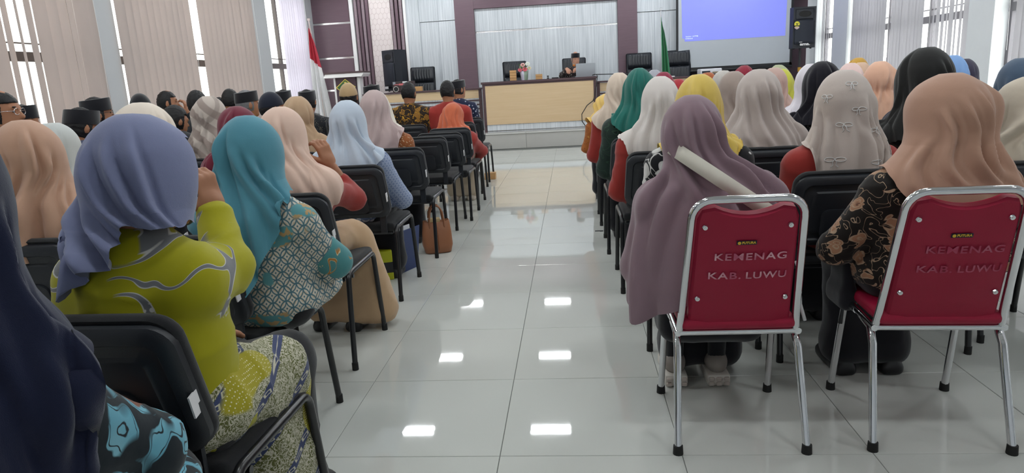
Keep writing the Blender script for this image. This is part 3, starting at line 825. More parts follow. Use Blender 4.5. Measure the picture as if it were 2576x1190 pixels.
# cable over the desk corner
cb = MB().tube([(.42, 13.0, 1.235), (.47, 12.92, 1.25), (.505, 12.86, 1.22), (.47, 12.855, 1.0), (.43, 12.85, .82), (.40, 12.85, .76), (.44, 12.85, .80), (.30, 12.84, .70), (.20, 12.83, .55), (.20, 12.82, .42), (.28, 12.78, .30)], .008, 6).mesh('cable', True)
tag(place('power_cable', cb, M_BLACK), 'black cable hanging down the right corner of the speaker desk', 'cable')
tag(place('cable_bar', MB().tube([(.48, 13.0, 1.245), (.8, 13.1, 1.235), (1.2, 13.3, 1.22), (1.35, 13.35, 1.14)], .009, 6).mesh('cable_bar', True), M_BLACK), 'black cable running from the desk to the right side desk', 'cable')

# flower vase
vz = thing('flower_vase', 'pleated vase of pink and white roses on the speaker desk', 'vase', (-.84, 13.1, ZS + .925))
vs, fs = [], []; n = 48
for r, z in ((.055, 0), (.06, .02), (.068, .09), (.078, .165), (.07, .165), (.06, .10)):
    for i in range(n): a = 2 * PI * i / n; q = r * (1 + (.05 if i % 2 else -.03)); vs.append((q * math.cos(a), q * math.sin(a), z))
for k in range(5):
    for i in range(n): fs.append((k * n + i, k * n + (i + 1) % n, (k + 1) * n + (i + 1) % n, (k + 1) * n + i))
t = NT('vase_wrap'); x, y, z = t.xyz(); t.col(t.mix(t.step(x, -.005, .005), lin('c9c6d8'), lin('8fa08f'))); t.p(rough=.4); place('vase_body', mesh_from('vase_body', vs, fs), t.m, vz)
def rose(c, r, col, dark):
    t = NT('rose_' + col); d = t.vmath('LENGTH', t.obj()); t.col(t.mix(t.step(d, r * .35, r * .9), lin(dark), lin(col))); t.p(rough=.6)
    mb = MB()
    for ring, (rr, zz, np_, tilt) in enumerate(((.95, -.1, 6, .9), (.7, .05, 5, .55), (.42, .15, 4, .25))):
        for k in range(np_):
            a = 2 * PI * k / np_ + ring * .5
            mb.sphere((rr * r * .55 * math.cos(a), rr * r * .55 * math.sin(a), zz * r), r * .62 * (1 - .18 * ring), 8, (.95, .28, .85), Matrix.Rotation(a + PI / 2, 4, 'Z') @ Matrix.Rotation(tilt * .7, 4, 'X'))
    mb.sphere((0, 0, .1 * r), r * .3, 8)
    d = Vector((c[0], c[1] - .05, .02)).normalized()
    return place('rose', mb.mesh('rose', True), t.m, vz, c, Vector((c[0] * 1.5, -.8, .6)).to_track_quat('Z', 'Y').to_euler())
for c, r, a, b in (((-.02, -.02, .27), .05, 'f2cdc8', 'd98088'), ((-.07, -.045, .185), .048, 'e58a94', 'c84a5e'), ((.02, -.06, .19), .052, 'e8808a', 'c2344a'), ((.07, .0, .285), .05, 'eef0ec', 'dfe3d8'), ((.10, -.01, .21), .042, 'ecd9c8', 'b8c08a'), ((-.05, .03, .23), .042, 'e9ece2', 'cfd8c2')):
    rose(c, r, a, b)
lf = MB()
for k in range(22):
    a = random.uniform(0, 2 * PI); e = random.uniform(.2, 1.2)
    lf.sphere((.085 * math.cos(a), .06 * math.sin(a) - .01, .18 + .1 * random.random()), .03, 6, (1, .4, .12), Matrix.Rotation(a, 4, 'Z') @ Matrix.Rotation(-e, 4, 'Y'))
place('leaves', lf.mesh('leaves', True), plain('rose_leaf', '5f7a45', .6, var=.2), vz)

# wooden boxes on the desk
M_BOXW = grain('light_wood_box', 'b98d5c', 'c79c6a', 3, 30, .5)
def slat_box(label, x, y, w, d, h, n, z=ZS + .925):
    t = thing('wooden_box', label, 'box', (x, y, z), 0.03)
    place('box_core', MB().box((-w / 2 + .004, -d / 2 + .004, 0), (w / 2 - .004, d / 2 - .004, h - .004)).mesh('box_core'), plain('box_shadow_gap', '6e4e2e', .7), t)
    for i in range(n):
        place('slat', MB().box((-w / 2, -d / 2, h * i / n + .002), (w / 2, d / 2, h * (i + 1) / n - .002), .002, 1).mesh('slat'), M_BOXW, t)
slat_box('taller slatted wooden box left of the flower vase', -1.045, 13.05, .12, .12, .19, 4)
slat_box('low slatted wooden box right of the flower vase', -.565, 13.05, .125, .10, .095, 2)
tag(place('desk_pen_stand', MB().lathe([(0, 0), (.02, 0), (.02, .012), (.008, .02), (.008, .035), (.02, .045), (.012, .06), (0, .06)], 14, (-.40, 13.05, ZS + .925)).mesh('desk_pen_stand', True, 50), M_BLACK), 'small black round knob stand on the speaker desk', 'ornament')
tag(place('remote_control', MB().box((-.33, 13.0, ZS + .925), (-.20, 13.06, ZS + .945), .005, 1).mesh('remote_control'), M_BLACK), 'slim black remote lying on the speaker desk', 'remote')

# lectern with crest
lc = thing('lectern', 'dark lectern with green diamond crest on the left of stage', 'lectern', (-4.38, 13.55, ZS))
place('column', MB().box((-.20, -.10, .03), (.20, .22, 1.18), .006, 1).mesh('column'), M_PURPLE_D, lc)
for s in (-1, 1): place('side_fin', MB().box((s * .235 - .03, -.02, .03), (s * .235 + .03, .2, 1.16), .005, 1).mesh('side_fin'), plain('white_lacquer', 'f4f2f2', .3), lc)
tp = MB().prism([(-.40, 1.17), (-.36, 1.24), (.40, 1.24), (.40, 1.22), (.36, 1.17)], 'y', -.20, .28); place('desk_wings', tp.mesh('desk_wings'), plain('white_lacquer', 'f4f2f2', .3), lc)
place('top_board', MB().box((-.37, -.22, 1.24), (.40, .30, 1.275), .004, 1, ).mesh('top_board'), M_WENGE, lc)
place('base', MB().box((-.33, -.16, 0), (.33, .30, .05), .006, 1).mesh('base'), M_WENGE, lc)
M_GOLD = plain('crest_gold', 'd9c25a', .45, var=.02); M_CREST = plain('crest_green', '2f5a2a', .5, var=.03)
cr = place('crest', MB().prism([(0, .82), (.20, .98), (0, 1.14), (-.20, .98)], 'y', -.112, -.10).mesh('crest'), M_GOLD, lc)
place('crest_field', MB().prism([(0, .84), (.175, .98), (0, 1.12), (-.175, .98)], 'y', -.116, -.111).mesh('crest_field'), M_CREST, cr)
st = []
for k in range(10): a = PI / 2 + k * PI / 5; rr = .034 if k % 2 == 0 else .014; st.append((rr * math.cos(a), 1.065 + rr * math.sin(a)))
place('crest_star', MB().prism(st, 'y', -.120, -.115).mesh('crest_star'), M_GOLD, cr)
place('crest_book', MB().prism([(-.06, .97), (0, .955), (.06, .97), (.06, 1.01), (0, .995), (-.06, 1.01)], 'y', -.120, -.115).mesh('crest_book'), plain('white_paper', 'eeeeea', .6), cr)
for s in (-1, 1):
    for k in range(5): a = math.radians(200 + 18 * k); place('crest_leaf', MB().sphere((s * .095 * -math.cos(a), -.116, 1.0 + .1 * math.sin(a)), .018, 8, (1, .2, .5), Matrix.Rotation(s * (a - PI), 4, 'Y')).mesh('crest_leaf', True), M_GOLD, cr)
place('crest_ribbon', MB().prism([(-.07, .90), (0, .885), (.07, .90), (.07, .915), (0, .90), (-.07, .915)], 'y', -.120, -.115).mesh('crest_ribbon'), M_GOLD, cr)

# flags
def flag(label, x, y, h, mats, pole_mat, tilt, cloth_w, drop, splits, off=.42):
    t = thing('flag', label, 'flag', (x, y, ZS)); L = h
    place('pole', MB().tube([(0, 0, .03), (tilt, 0, L)], .013, 10).mesh('pole', True, 60), pole_mat, t)
    place('finial', MB().box((tilt - .025, -.025, L - .01), (tilt + .025, .025, L + .04), .008, 2).mesh('finial'), pole_mat, t)
    place('stand_base', MB().lathe([(0, 0), (.15, 0), (.15, .03), (.03, .06), (0, .06)], 20).mesh('stand_base', True, 40), M_BLACK, t)
    zt = L - .12; zb = zt - drop
    for a, b, mat, nm in splits:
        vs, fs = [], []; nu, nv = 26, 20
        for j in range(nv + 1):
            v = a + (b - a) * j / nv; wd = cloth_w * (.12 + .88 * v ** .7)
            for i in range(nu + 1):
                u = i / nu; zz = zt - v * drop - .18 * u * v - .25 * u * (1 - v) * .9
                px = tilt * (zz / L) + (u - off) * wd + .012 * math.sin(u * 23) * v
                vs.append((px, -.02 - .055 * math.sin(u * 17 + v * 2.5) * (.35 + v) - .02 * u, zz))
        for j in range(nv):
            for i in range(nu): q = j * (nu + 1) + i; fs.append((q, q + 1, q + nu + 2, q + nu + 1))
        place(nm, mesh_from(nm, vs, fs), mat, t)
    return t
M_FRED = cloth('flag_red', 'b8243a', .7); M_FWHITE = cloth('flag_white', 'e9e6ea', .7); M_FGREEN = cloth('flag_green', '1f8350', .7)
flag('red and white flag hanging on a pole at the stage corner', -5.02, 13.9, 2.32, None, plain('flagpole_white', 'd9c9c4', .4), -.12, .36, 1.70, ((0, .36, M_FRED, 'red_cloth'), (.36, 1, M_FWHITE, 'white_cloth')))
flag('green flag hanging on a white pole between executive chairs', 1.83, 13.98, 2.09, None, plain('flagpole_silver', 'd8dade', .25, .6), -.04, .24, 1.5, ((0, 1, M_FGREEN, 'green_cloth'),), .08)

# loudspeakers
M_CAB = plain('loudspeaker_black', '1c2029', .5, var=.05, bump=.2, bscale=400); M_GRILL = plain('loudspeaker_grille', '262b36', .35, .4, var=.05, bump=.5, bscale=600)
def cab(t, w, d, h, z):
    o = [(-w / 2, 0), (w / 2, 0), (w / 2, d * .45), (w / 2 * .62, d), (-w / 2 * .62, d), (-w / 2, d * .45)]
    c = place('cabinet', MB().prism(o, 'z', z, z + h).mesh('cabinet'), M_CAB, t)
    place('horn', MB().box((-w * .40, -.012, z + h * .70), (w * .40, .004, z + h * .95), .012, 2).mesh('horn'), M_CAB, t)
    place('horn_throat', MB().sphere((0, -.008, z + h * .83), 1, 16, (w * .3, .012, h * .08)).mesh('horn_throat', True), M_RUBBER, t)
    vs, fs = [], []
    for j in range(9):
        for i in range(13):
            u = i / 6 - 1; zz = z + h * (.10 + .60 * j / 8) - (.03 * u * u * h if j == 8 else 0); vs.append((u * w * .44, -.012 - .035 * (1 - u * u), zz))
    for j in range(8):
        for i in range(12): q = j * 13 + i; fs.append((q, q + 1, q + 14, q + 13))
    k = len(vs); vs += [(x, .002, z_) for x, y_, z_ in vs]; fs += [tuple(k + q for q in f[::-1]) for f in fs]
    for i in range(12): fs.append((i, k + i, k + i + 1, i + 1)); q = 8 * 13 + i; fs.append((q, q + 1, k + q + 1, k + q))
    for j in range(8): q = j * 13; fs.append((q, q + 13, k + q + 13, k + q)); q += 12; fs.append((q, k + q, k + q + 13, q + 13))
    place('grille', mesh_from('grille', vs, fs), M_GRILL, t)
    for x in (-w * .38, w * .38): place('foot', MB().cyl((x, d * .2, z - .015), (x, d * .2, z), .018, n=10).mesh('foot'), M_RUBBER, t)
    return c
sl = thing('loudspeaker', 'black loudspeaker standing turned away behind left side desk', 'loudspeaker', (-3.62, 13.98, ZS), math.radians(-38))
place('pedestal', MB().box((-.17, .02, 0), (.17, .32, .84), .01, 1).mesh('pedestal'), plain('pedestal_white', 'd9d2d2', .5), sl); cab(sl, .40, .36, .80, .86)
place('lit_label', MB().box((-.12, -.055, .90), (-.02, -.045, .95)).mesh('lit_label'), M_TAG, sl)
sr = thing('loudspeaker', 'black loudspeaker on a tall stand right of the projection screen', 'loudspeaker', (4.16, 13.0, ZS), math.radians(6))
cab(sr, .40, .34, .70, 1.21)
place('stand_pole', MB().cyl((0, .15, .25), (0, .15, 1.22), .019, n=12).mesh('stand_pole', True, 60), M_BLACK, sr)
place('stand_collar', MB().cyl((0, .15, .80), (0, .15, .88), .03, n=14).cyl((0, .15, .86), (.06, .13, .86), .009, n=8).mesh('stand_collar', True, 60), plain('brass_collar', 'b58a3c', .35, .7), sr)
for k in range(3):
    a = k * 2 * PI / 3 + .5; place('stand_leg', MB().tube([(0, .15, .55), (.24 * math.cos(a), .15 + .24 * math.sin(a), .02)], .012, 8).mesh('stand_leg', True, 60), M_BLACK, sr)
bd = place('badge', MB().cyl((-.15, -.036, 1.62), (-.15, -.042, 1.62), .048, n=20).mesh('badge', True, 40), plain('badge_yellow', 'dcd23c', .4), sr)
place('badge_wing', MB().prism([(-.178, 1.645), (-.158, 1.615), (-.15, 1.60), (-.142, 1.615), (-.122, 1.645), (-.14, 1.635), (-.15, 1.625), (-.16, 1.635)], 'y', -.044, -.041).mesh('badge_wing'), M_BLACK, bd)
place('badge_band', MB().prism([(-.195, 1.575), (-.105, 1.575), (-.11, 1.555), (-.15, 1.53), (-.19, 1.555)], 'y', -.040, -.034).mesh('badge_band'), plain('badge_pale', 'c9b0b0', .5), bd)
place('badge_stripe', MB().box((-.19, -.043, 1.585), (-.11, -.040, 1.60)).mesh('badge_stripe'), M_BLACK, bd)
lg = text_mesh('logo', 'ama.', .085, .001, .003); lg.transform(Matrix.Translation((.0, -.05, 1.275)) @ Matrix.Rotation(PI / 2, 4, 'X') @ Matrix.Diagonal((1.15, .8, 1, 1)))
place('logo_lettering', lg, M_TAG, sr)
place('logo_bar', MB().box((-.105, -.052, 1.308), (-.052, -.049, 1.316)).mesh('logo_bar'), M_TAG, sr)

# amplifier with stickers and small things on the left desk
am = thing('radio_amplifier', 'small black amplifier covered in stickers on left side desk', 'amplifier', (-3.22, 13.45, ZS + .83))
place('case', MB().box((-.2, -.12, 0), (.2, .12, .2), .012, 2).mesh('case'), plain('amp_brown', '3a2a2c', .5), am)
place('speaker_cone', MB().cyl((-.13, -.122, .06), (-.13, -.128, .06), .05, n=18).mesh('speaker_cone', True, 40), M_BLACK, am)
place('cone_ring', MB().lathe([(.046, 0), (.054, 0), (.054, .006), (.046, .006), (.046, 0)], 20).mesh('cone_ring', True, 40), M_STRIP, am, (-.13, -.126, .06), (PI / 2, 0, 0))
for x, z, w, h, c in ((-.02, .145, .10, .035, 'c9676b'), (-.12, .145, .09, .018, 'b9666a'), (-.16, .17, .05, .05, '8c8f9a'), (.02, .05, .10, .05, 'a9a6ac'), (.05, .185, .09, .03, 'd9d9dd')):
    place('sticker', MB().box((x - w / 2, -.1235, z - h / 2), (x + w / 2, -.1215, z + h / 2)).mesh('sticker'), plain('sticker_' + c, c, .5), am)
slat_box('small pale box on the left side desk by executive chair', -2.93, 13.4, .16, .12, .09, 1, ZS + .83)
tag(place('paper_sheet', MB().box((-3.78, 13.3, ZS + .83), (-3.5, 13.5, ZS + .834)).mesh('paper_sheet'), M_TAG, None), 'white paper sheet lying on the left side desk', 'paper')

# projection screen
scn = thing('projection_screen', 'large projection screen showing a blue image', 'screen', (3.35, 14.78, 0))
M_SCR = plain('screen_white', 'c6ccd2', .7, var=.015)
place('screen_cloth', MB().box((-1.11, 0, 1.27), (1.11, .01, 3.2)).mesh('screen_cloth'), M_SCR, scn)
sb = MB().box((-1.155, -.004, 1.2), (-1.11, .012, 3.2)); sb.box((1.11, -.004, 1.2), (1.155, .012, 3.2)); sb.box((-1.155, -.004, 1.2), (1.155, .012, 1.275))
place('screen_border', sb.mesh('screen_border'), M_BLACK, scn)
place('weight_bar', MB().tube([(-1.16, 0, 1.2), (1.16, 0, 1.2)], .025, 10).mesh('weight_bar', True, 60), M_BLACK, scn)
place('screen_case', MB().box((-1.25, -.05, 3.2), (1.25, .1, 3.32), .01, 1).mesh('screen_case'), M_WALL, scn)
t = NT('projected_blue'); em = t.n('ShaderNodeEmission', {0: lin('8088f5'), 1: .33})
ad = t.n('ShaderNodeAddShader'); t.col(lin('7f86c4')); t.p(rough=.8); t.t.links.new(t.b.outputs[0], ad.inputs[0]); t.t.links.new(em.outputs[0], ad.inputs[1]); t.t.links.new(ad.outputs[0], t.t.nodes['Material Output'].inputs[0])
place('projected_image', MB().prism([(-1.03, 1.86), (-.99, 1.86), (-.98, 1.80), (1.01, 1.80), (1.04, 3.1), (-1.06, 3.1)], 'y', -.003, -.001).mesh('projected_image'), t.m, scn)
t2 = NT('projected_text'); em = t2.n('ShaderNodeEmission', {0: lin('c6d6ff'), 1: .85}); t2.t.links.new(em.outputs[0], t2.t.nodes['Material Output'].inputs[0])
for tx, z in (('Sumber : LKTMB', 1.895), ('& Efisiensi', 1.855)):
    me = text_mesh('screen_text', tx, .036, .0003, 0, 'LEFT'); me.transform(Matrix.Translation((-.965, -.005, z)) @ Matrix.Rotation(PI / 2, 4, 'X')); place('screen_lettering', me, t2.m, scn)

# projector and papers on the right side desk
pj = thing('projector', 'white projector on the right side desk under the screen', 'projector', (2.62, 13.5, ZS + .83), .05)
place('body', MB().box((-.20, -.14, .015), (.20, .14, .115), .02, 3).mesh('body', True, 40), plain('projector_white', 'dcdce2', .4), pj)
place('vent', MB().box((-.17, -.1425, .035), (-.02, -.139, .075)).mesh('vent'), M_GRILL, pj)
place('lens', MB().cyl((.1, .14, .065), (.1, .165, .065), .035, n=16).mesh('lens', True, 40), M_BLACK, pj)
place('port_row', MB().box((.02, -.1425, .03), (.13, -.139, .055)).mesh('port_row'), plain('port_brown', '8a7a5c', .5), pj)
for x in (-.15, .15): place('foot', MB().cyl((x, 0, 0), (x, 0, .016), .015, n=10).mesh('foot'), M_BLACK, pj)
tag(place('paper_stack', MB().box((1.62, 13.3, ZS + .83), (1.95, 13.5, ZS + .85), .002, 1).mesh('paper_stack'), M_TAG), 'white paper stack on the right side desk', 'paper')

# ================================================================== things on the hall floor
M_TAN = plain('tan_leather', '9a6648', .45, spec=.4, var=.07, bump=.15, bscale=200)
bag = thing('tote_bag', 'tan leather tote bag standing in the aisle', 'bag', (-1.03, 4.93, 0), math.radians(18))
vs, fs = [], []; n = 40
def ring(z, w, d, e=4.0):
    for i in range(n):
        a = 2 * PI * i / n; c, s = math.cos(a), math.sin(a)
        vs.append((w * math.copysign(abs(c) ** (2 / e), c), d * math.copysign(abs(s) ** (2 / e), s), z + (.012 * abs(c) if z > .2 else 0)))
for z, w, d in ((0.0, .085, .06), (.006, .098, .075), (.06, .112, .080), (.15, .108, .062), (.225, .098, .040), (.232, .094, .036), (.15, .10, .05), (.03, .09, .06)): ring(z, w, d)
for k in range(7):
    for i in range(n): fs.append((k * n + i, k * n + (i + 1) % n, (k + 1) * n + (i + 1) % n, (k + 1) * n + i))
fs.append(tuple(range(n))[::-1]); fs.append(tuple(range(7 * n, 8 * n)))
place('bag_body', mesh_from('bag_body', vs, fs), M_TAN, bag)
for s in (-1, 1):
    hp = [(-.055, s * .043, .15), (-.055, s * .045, .24)] + [(-.05 * math.cos(a), s * (.043 - .01 * math.sin(a)), .27 + .085 * math.sin(a)) for a in np.linspace(0, PI, 9)] + [(.055, s * .045, .24), (.055, s * .043, .15)]
    place('handle', MB().tube(hp, .0065, 8).mesh('handle', True), M_TAN, bag)
place('seam', MB().tube([(.0, -.083, .03), (.0, -.078, .10), (.0, -.06, .17), (.0, -.043, .228)], .0025, 6).mesh('seam', True), plain('tan_stitch', '8d5330', .6), bag)
place('bag_contents', MB().box((-.06, -.02, .12), (.03, .02, .26), .006, 1).mesh('bag_contents'), plain('kraft_packet', 'c9b183', .7), bag)
place('straw', MB().tube([(-.07, -.01, .2), (-.06, -.012, .265), (-.03, -.014, .245)], .003, 6).mesh('straw', True), M_TAG, bag)

def folder(label, loc, rz, mat, mat2, w=.24, h=.30):
    t = thing('folder', label, 'folder', loc, rz)
    for a, m, nm in ((10, mat, 'cover'), (3, mat2, 'sheets'), (-8, mat, 'cover')):
        place(nm, MB().box((-w / 2, -.002, 0), (w / 2, .002, h), .001, 1).mesh(nm), m, t, (0, .012 * a / 5, 0), (math.radians(-a), 0, 0))
    return t
folder('white and blue folder leaning upright beside the tan bag', (-1.16, 4.42, 0), math.radians(68), plain('folder_blue', '22386e', .35), plain('folder_white', 'e6e8ee', .5))
bx = thing('snack_box', 'yellow and black snack packet under a chair by the folder', 'packet', (-1.24, 4.22, 0), .3)
place('packet', MB().box((-.05, -.03, 0), (.05, .03, .2), .006, 1).mesh('packet'), plain('snack_yellow', 'b9bf1e', .4), bx); place('band', MB().box((-.0505, -.0305, .05), (.0505, .0305, .12)).mesh('band'), M_BLACK, bx)
tag(place('wood_block', MB().box((-1.13, 8.66, 0), (-.99, 8.78, .085), .004, 1).mesh('wood_block'), M_BOXW), 'short light wood block by the front aisle chair', 'wood block')
tag(place('floor_scrap', MB().box((.16, 5.42, 0), (.21, 5.44, .004)).box((.2, 5.41, 0), (.225, 5.43, .006)).mesh('floor_scrap'), M_BLACK), 'tiny dark scrap lying on the aisle floor', 'scrap')
# ================================================================== people
M_SKIN = plain('skin_brown', 'a8765a', .55, spec=.3, var=.06, vscale=30)
M_SKIN_L = plain('skin_light', 'c2917a', .55, spec=.3, var=.06, vscale=30)
M_HAIR = plain('black_hair', '151417', .5, spec=.35, var=.2, vscale=120, bump=.5, bscale=260)
M_HAIRG = plain('grey_hair', '77777a', .6, spec=.3, var=.25, vscale=140, bump=.5, bscale=260)
M_VELVET = cloth('black_velvet', '15151c', .95, sheen=.5)
M_BLACKCLOTH = cloth('black_cloth', '17171c', .9)
M_EYE = plain('dark_eye', '1c1410', .25, var=0)
M_LIP = plain('lip_colour', '8e5148', .5, var=.05)

def hand_geo(curl, spread=.0):
    """wrist at origin, fingers along +Y, palm towards -Z, thumb on +X side"""
    pr = [Bx((0, .045, 0), (.036, .046, .0125), .012, k=.012), Cp((0, -.02, 0), (0, .02, 0), .024, .027, .02)]
    for x, L in ((.028, .070), (.010, .078), (-.010, .073), (-.028, .058)):
        p = V3(x, .085, 0); a = -.12 * curl
        for j, (l, r) in enumerate(((.44, .0098), (.32, .0088), (.26, .0078))):
            a -= curl * (.55 if j == 0 else .75); q = p + L * l * V3((x * 4 + .0) * spread * .3, math.cos(a), math.sin(a))
            pr.append(Cp(p, q, r, r * .93, .006)); p = q
    p = V3(.03, .02, -.004)
    for l, r, d in ((.034, .013, V3(.70, .66, -.25)), (.028, .0105, V3(.42, .85, -.30 - .3 * curl)), (.022, .0092, V3(.12, .92, -.35 - .4 * curl))):
        q = p + l * d / np.linalg.norm(d); pr.append(Cp(p, q, r, r * .92, .008)); p = q
    return surfnet(pr, .0042)
HANDS = {}
def hand(curl):
    if curl not in HANDS: HANDS[curl] = hand_geo(curl)
    return HANDS[curl]

def frame(y, zhint):
    y = np.asarray(y, float); y = y / np.linalg.norm(y); z = np.asarray(zhint, float); z = z - y * (z @ y); z /= np.linalg.norm(z)
    x = np.cross(y, z); return np.stack([x, y, z], 1)

BS = {}
def body_set(key, H0=1.165, sw=.150, fat=1.0, lean=0.0, hx=0.0, hy=0.0, yaw=0.0, pitch=0.0, arms=None, bottom='skirt', male=False, extra_top=(), extra_bottom=(), res=.012, sx=0.0,
             wr=(.004, 26), legs=None, no_legs=False, sleeve=1.0, hip=None, belly=1.0, shd=None):
    if key in BS: return BS[key]
    arms = arms or {}; shd = shd or (.298 if male else .318)
    sh = V3(sx + hx * .35, -.105 + lean * .75, H0 - shd)        # centre between the shoulders
    hc = V3(sx + hx, -.085 + lean + hy, H0 - .108)               # head centre
    hp = V3(0, -.065, .535) if hip is None else V3(*hip)
    Rh = rotz(yaw) @ rotx(pitch)
    def hd(*p): return hc + Rh @ V3(*p)
    skin = [El(hc, (.070, .087, .108), Rh, .02), El(hd(0, .018, -.048), (.054, .066, .064), Rh, .03), Cp(hd(0, .082, .008), hd(0, .100, -.022), .009, .014, .012),
            El(hd(0, .073, -.088), (.024, .02, .018), Rh, .02), El(hd(0, .070, .022), (.052, .022, .012), Rh, .015), El(hd(0, .082, -.055), (.022, .010, .010), Rh, .01),
            El(hd(.075, -.005, -.01), (.011, .02, .033), Rh, .006), El(hd(-.075, -.005, -.01), (.011, .02, .033), Rh, .006),
            Cp(hd(0, -.015, -.07), sh + V3(0, .0, .02), .048, .056, .03),
            Cp(sh + V3(-sw * .7, 0, -.02), sh + V3(sw * .7, 0, -.02), .05, .05, .04), El((sh * .65 + hp * .35) + V3(0, .01, 0), (sw * .8, .085 * fat, .15), None, .06),
            El(hp * .7 + sh * .3, (.12 * fat, .09 * fat, .14), None, .06), El(hp, (.145 * fat, .11, .09), None, .06)]
    if male: skin[1] = El(hd(0, .018, -.05), (.058, .068, .068), Rh, .03)
    top = [Cp(sh + V3(0, 0, .035), sh + V3(-sw, .005, -.03), .052, .056 * fat ** .5, .05), Cp(sh + V3(0, 0, .035), sh + V3(sw, .005, -.03), .052, .056 * fat ** .5, .05),
           El(sh * .72 + hp * .28 + V3(0, .012, .0), (sw + .022, .118 * fat, .17), None, .06),
           El(sh * .36 + hp * .64 + V3(0, .01, 0), ((.148 if not male else .155) * fat, .128 * fat * belly, .16), None, .07),
           El(hp + V3(0, .01, -.01), (.172 * fat, .135 * fat, .10), None, .06)]
    if not male or bottom == 'skirt': top.append(El(hp + V3(0, .16, -.02), (.165 * fat, .20, .075), None, .06))
    bot = [Cp(hp + V3(-.085, 0, -.02), (-.10, .30, .50), .085 * fat, .070, .05), Cp(hp + V3(.085, 0, -.02), (.10, .30, .50), .085 * fat, .070, .05)]
    fx = V3(0, 0, 0) if legs is None else V3(*legs)
    knees = [V3(-.10, .30, .50) + fx, V3(.10, .30, .50) + fx]; ank = [V3(-.09, .30, .11) + fx, V3(.09, .30, .11) + fx]
    bot = [Cp(hp + V3(s * .085, 0, -.02), k_, .085 * fat, .070, .05) for s, k_ in zip((-1, 1), knees)]
    for k_, a_ in zip(knees, ank):
        bot.append(Cp(k_, a_, .068, .062 if bottom == 'skirt' else .056, .04))
        skin += [Cp(hp * .5 + k_ * .5, k_, .06, .05, .03), Cp(k_, a_ + V3(0, -.02, -.03), .046, .032, .03), Cp(a_ + V3(0, -.03, -.07), a_ + V3(0, .13, -.085), .03, .022, .03)]
    if bottom == 'skirt':
        c = (knees[0] + knees[1]) / 2; ca = (ank[0] + ank[1]) / 2
        bot += [Bx((c + ca) / 2 + V3(0, .0, -.01), (.13, .062, .22), .05, None, .06), Bx(c * .5 + V3(hp[0] * .5, hp[1] * .5, .27), (.12, .17, .055), .05, None, .05), Bx(ca + V3(0, 0, .0), (.15, .075, .06), .05, None, .06)]
    geo_hands = []
    for s, nm in ((-1, 'L'), (1, 'R')):
        a = arms.get(nm)
        S = sh + V3(s * sw, 0, -.04)
        if a is None: a = (sh + V3(s * (sw + .055), .05, -.285), V3(s * .085, .17, .60), None, None, .35)
        E_, W_, hdir, pn, curl = a; E_ = V3(*E_); W_ = V3(*W_)
        skin += [Cp(S, E_, .042, .036, .03), Cp(E_, W_, .036, .026, .02)]
        top += [Cp(S, E_, .060 * fat ** .5, .053 * fat ** .4, .045), Cp(E_, E_ + (W_ - E_) * .9 * sleeve, .053, .041, .03)]
        d = (W_ - E_) if hdir is None else V3(*hdir); pnn = V3(0, 0, 1) if pn is None else V3(*pn)
        F = frame(d, pnn); hv, hf = hand(curl); hv = hv.copy()
        if s > 0: hv[:, 0] *= -1; hf = hf[:, ::-1]
        geo_hands.append((hv @ F.T + W_, hf))
    v, f = surfnet(skin, max(res, .0125) if key != 'spk' and not (male and yaw) else .0105)
    vs = [v]; fs = [f]; k = len(v)
    for hv, hf in geo_hands: vs.append(hv); fs.append(hf + k); k += len(hv)
    me_skin = mesh_from('body', np.concatenate(vs), np.concatenate(fs))
    top = top + list(extra_top); bot = bot + list(extra_bottom)
    tv, tf = surfnet(top, res); tv = wrinkle(tv, tf, wr[0], wr[1], hash(key) % 97 if False else len(key) + 3, (1, 1, 1.5))
    me_top = mesh_from('top', tv, tf)
    bv, bf = surfnet(bot, res * 1.15, pad=.04); bv = wrinkle(bv, bf, .004, 24, len(key) + 8)
    bv[:, 2] = np.maximum(bv[:, 2], .035)
    me_bot = mesh_from('bottom', bv, bf)
    BS[key] = dict(skin=me_skin, top=me_top, bottom=me_bot, tp=top, hp=[El(hc, (.072, .089, .110), Rh, .02), El(hd(0, .01, -.05), (.062, .075, .068), Rh, .03)], hc=hc, sh=sh, yaw=yaw, pitch=pitch, Rh=Rh, H0=H0, ank=ank, tn='shirt' if male else 'tunic', bn='skirt' if bottom == 'skirt' else 'trousers')
    return BS[key]

# ---- head scarves
_D = np.array([0, .004, .016, .04, .075, .115, .155, .19, .225, .26, .30, .35, .45, .60, .85])
_RX = np.array([0, .022, .046, .071, .090, .099, .101, .101, .108, .127, .155, .178, .192, .202, .21])
_RB = np.array([0, .025, .053, .081, .104, .114, .112, .107, .105, .108, .114, .122, .130, .136, .14])
_RF = np.array([0, .024, .050, .077, .098, .108, .107, .100, .096, .100, .110, .125, .14, .15, .16])
def sstep(a, b, x): t = np.clip((x - a) / (b - a), 0, 1); return t * t * (3 - 2 * t)

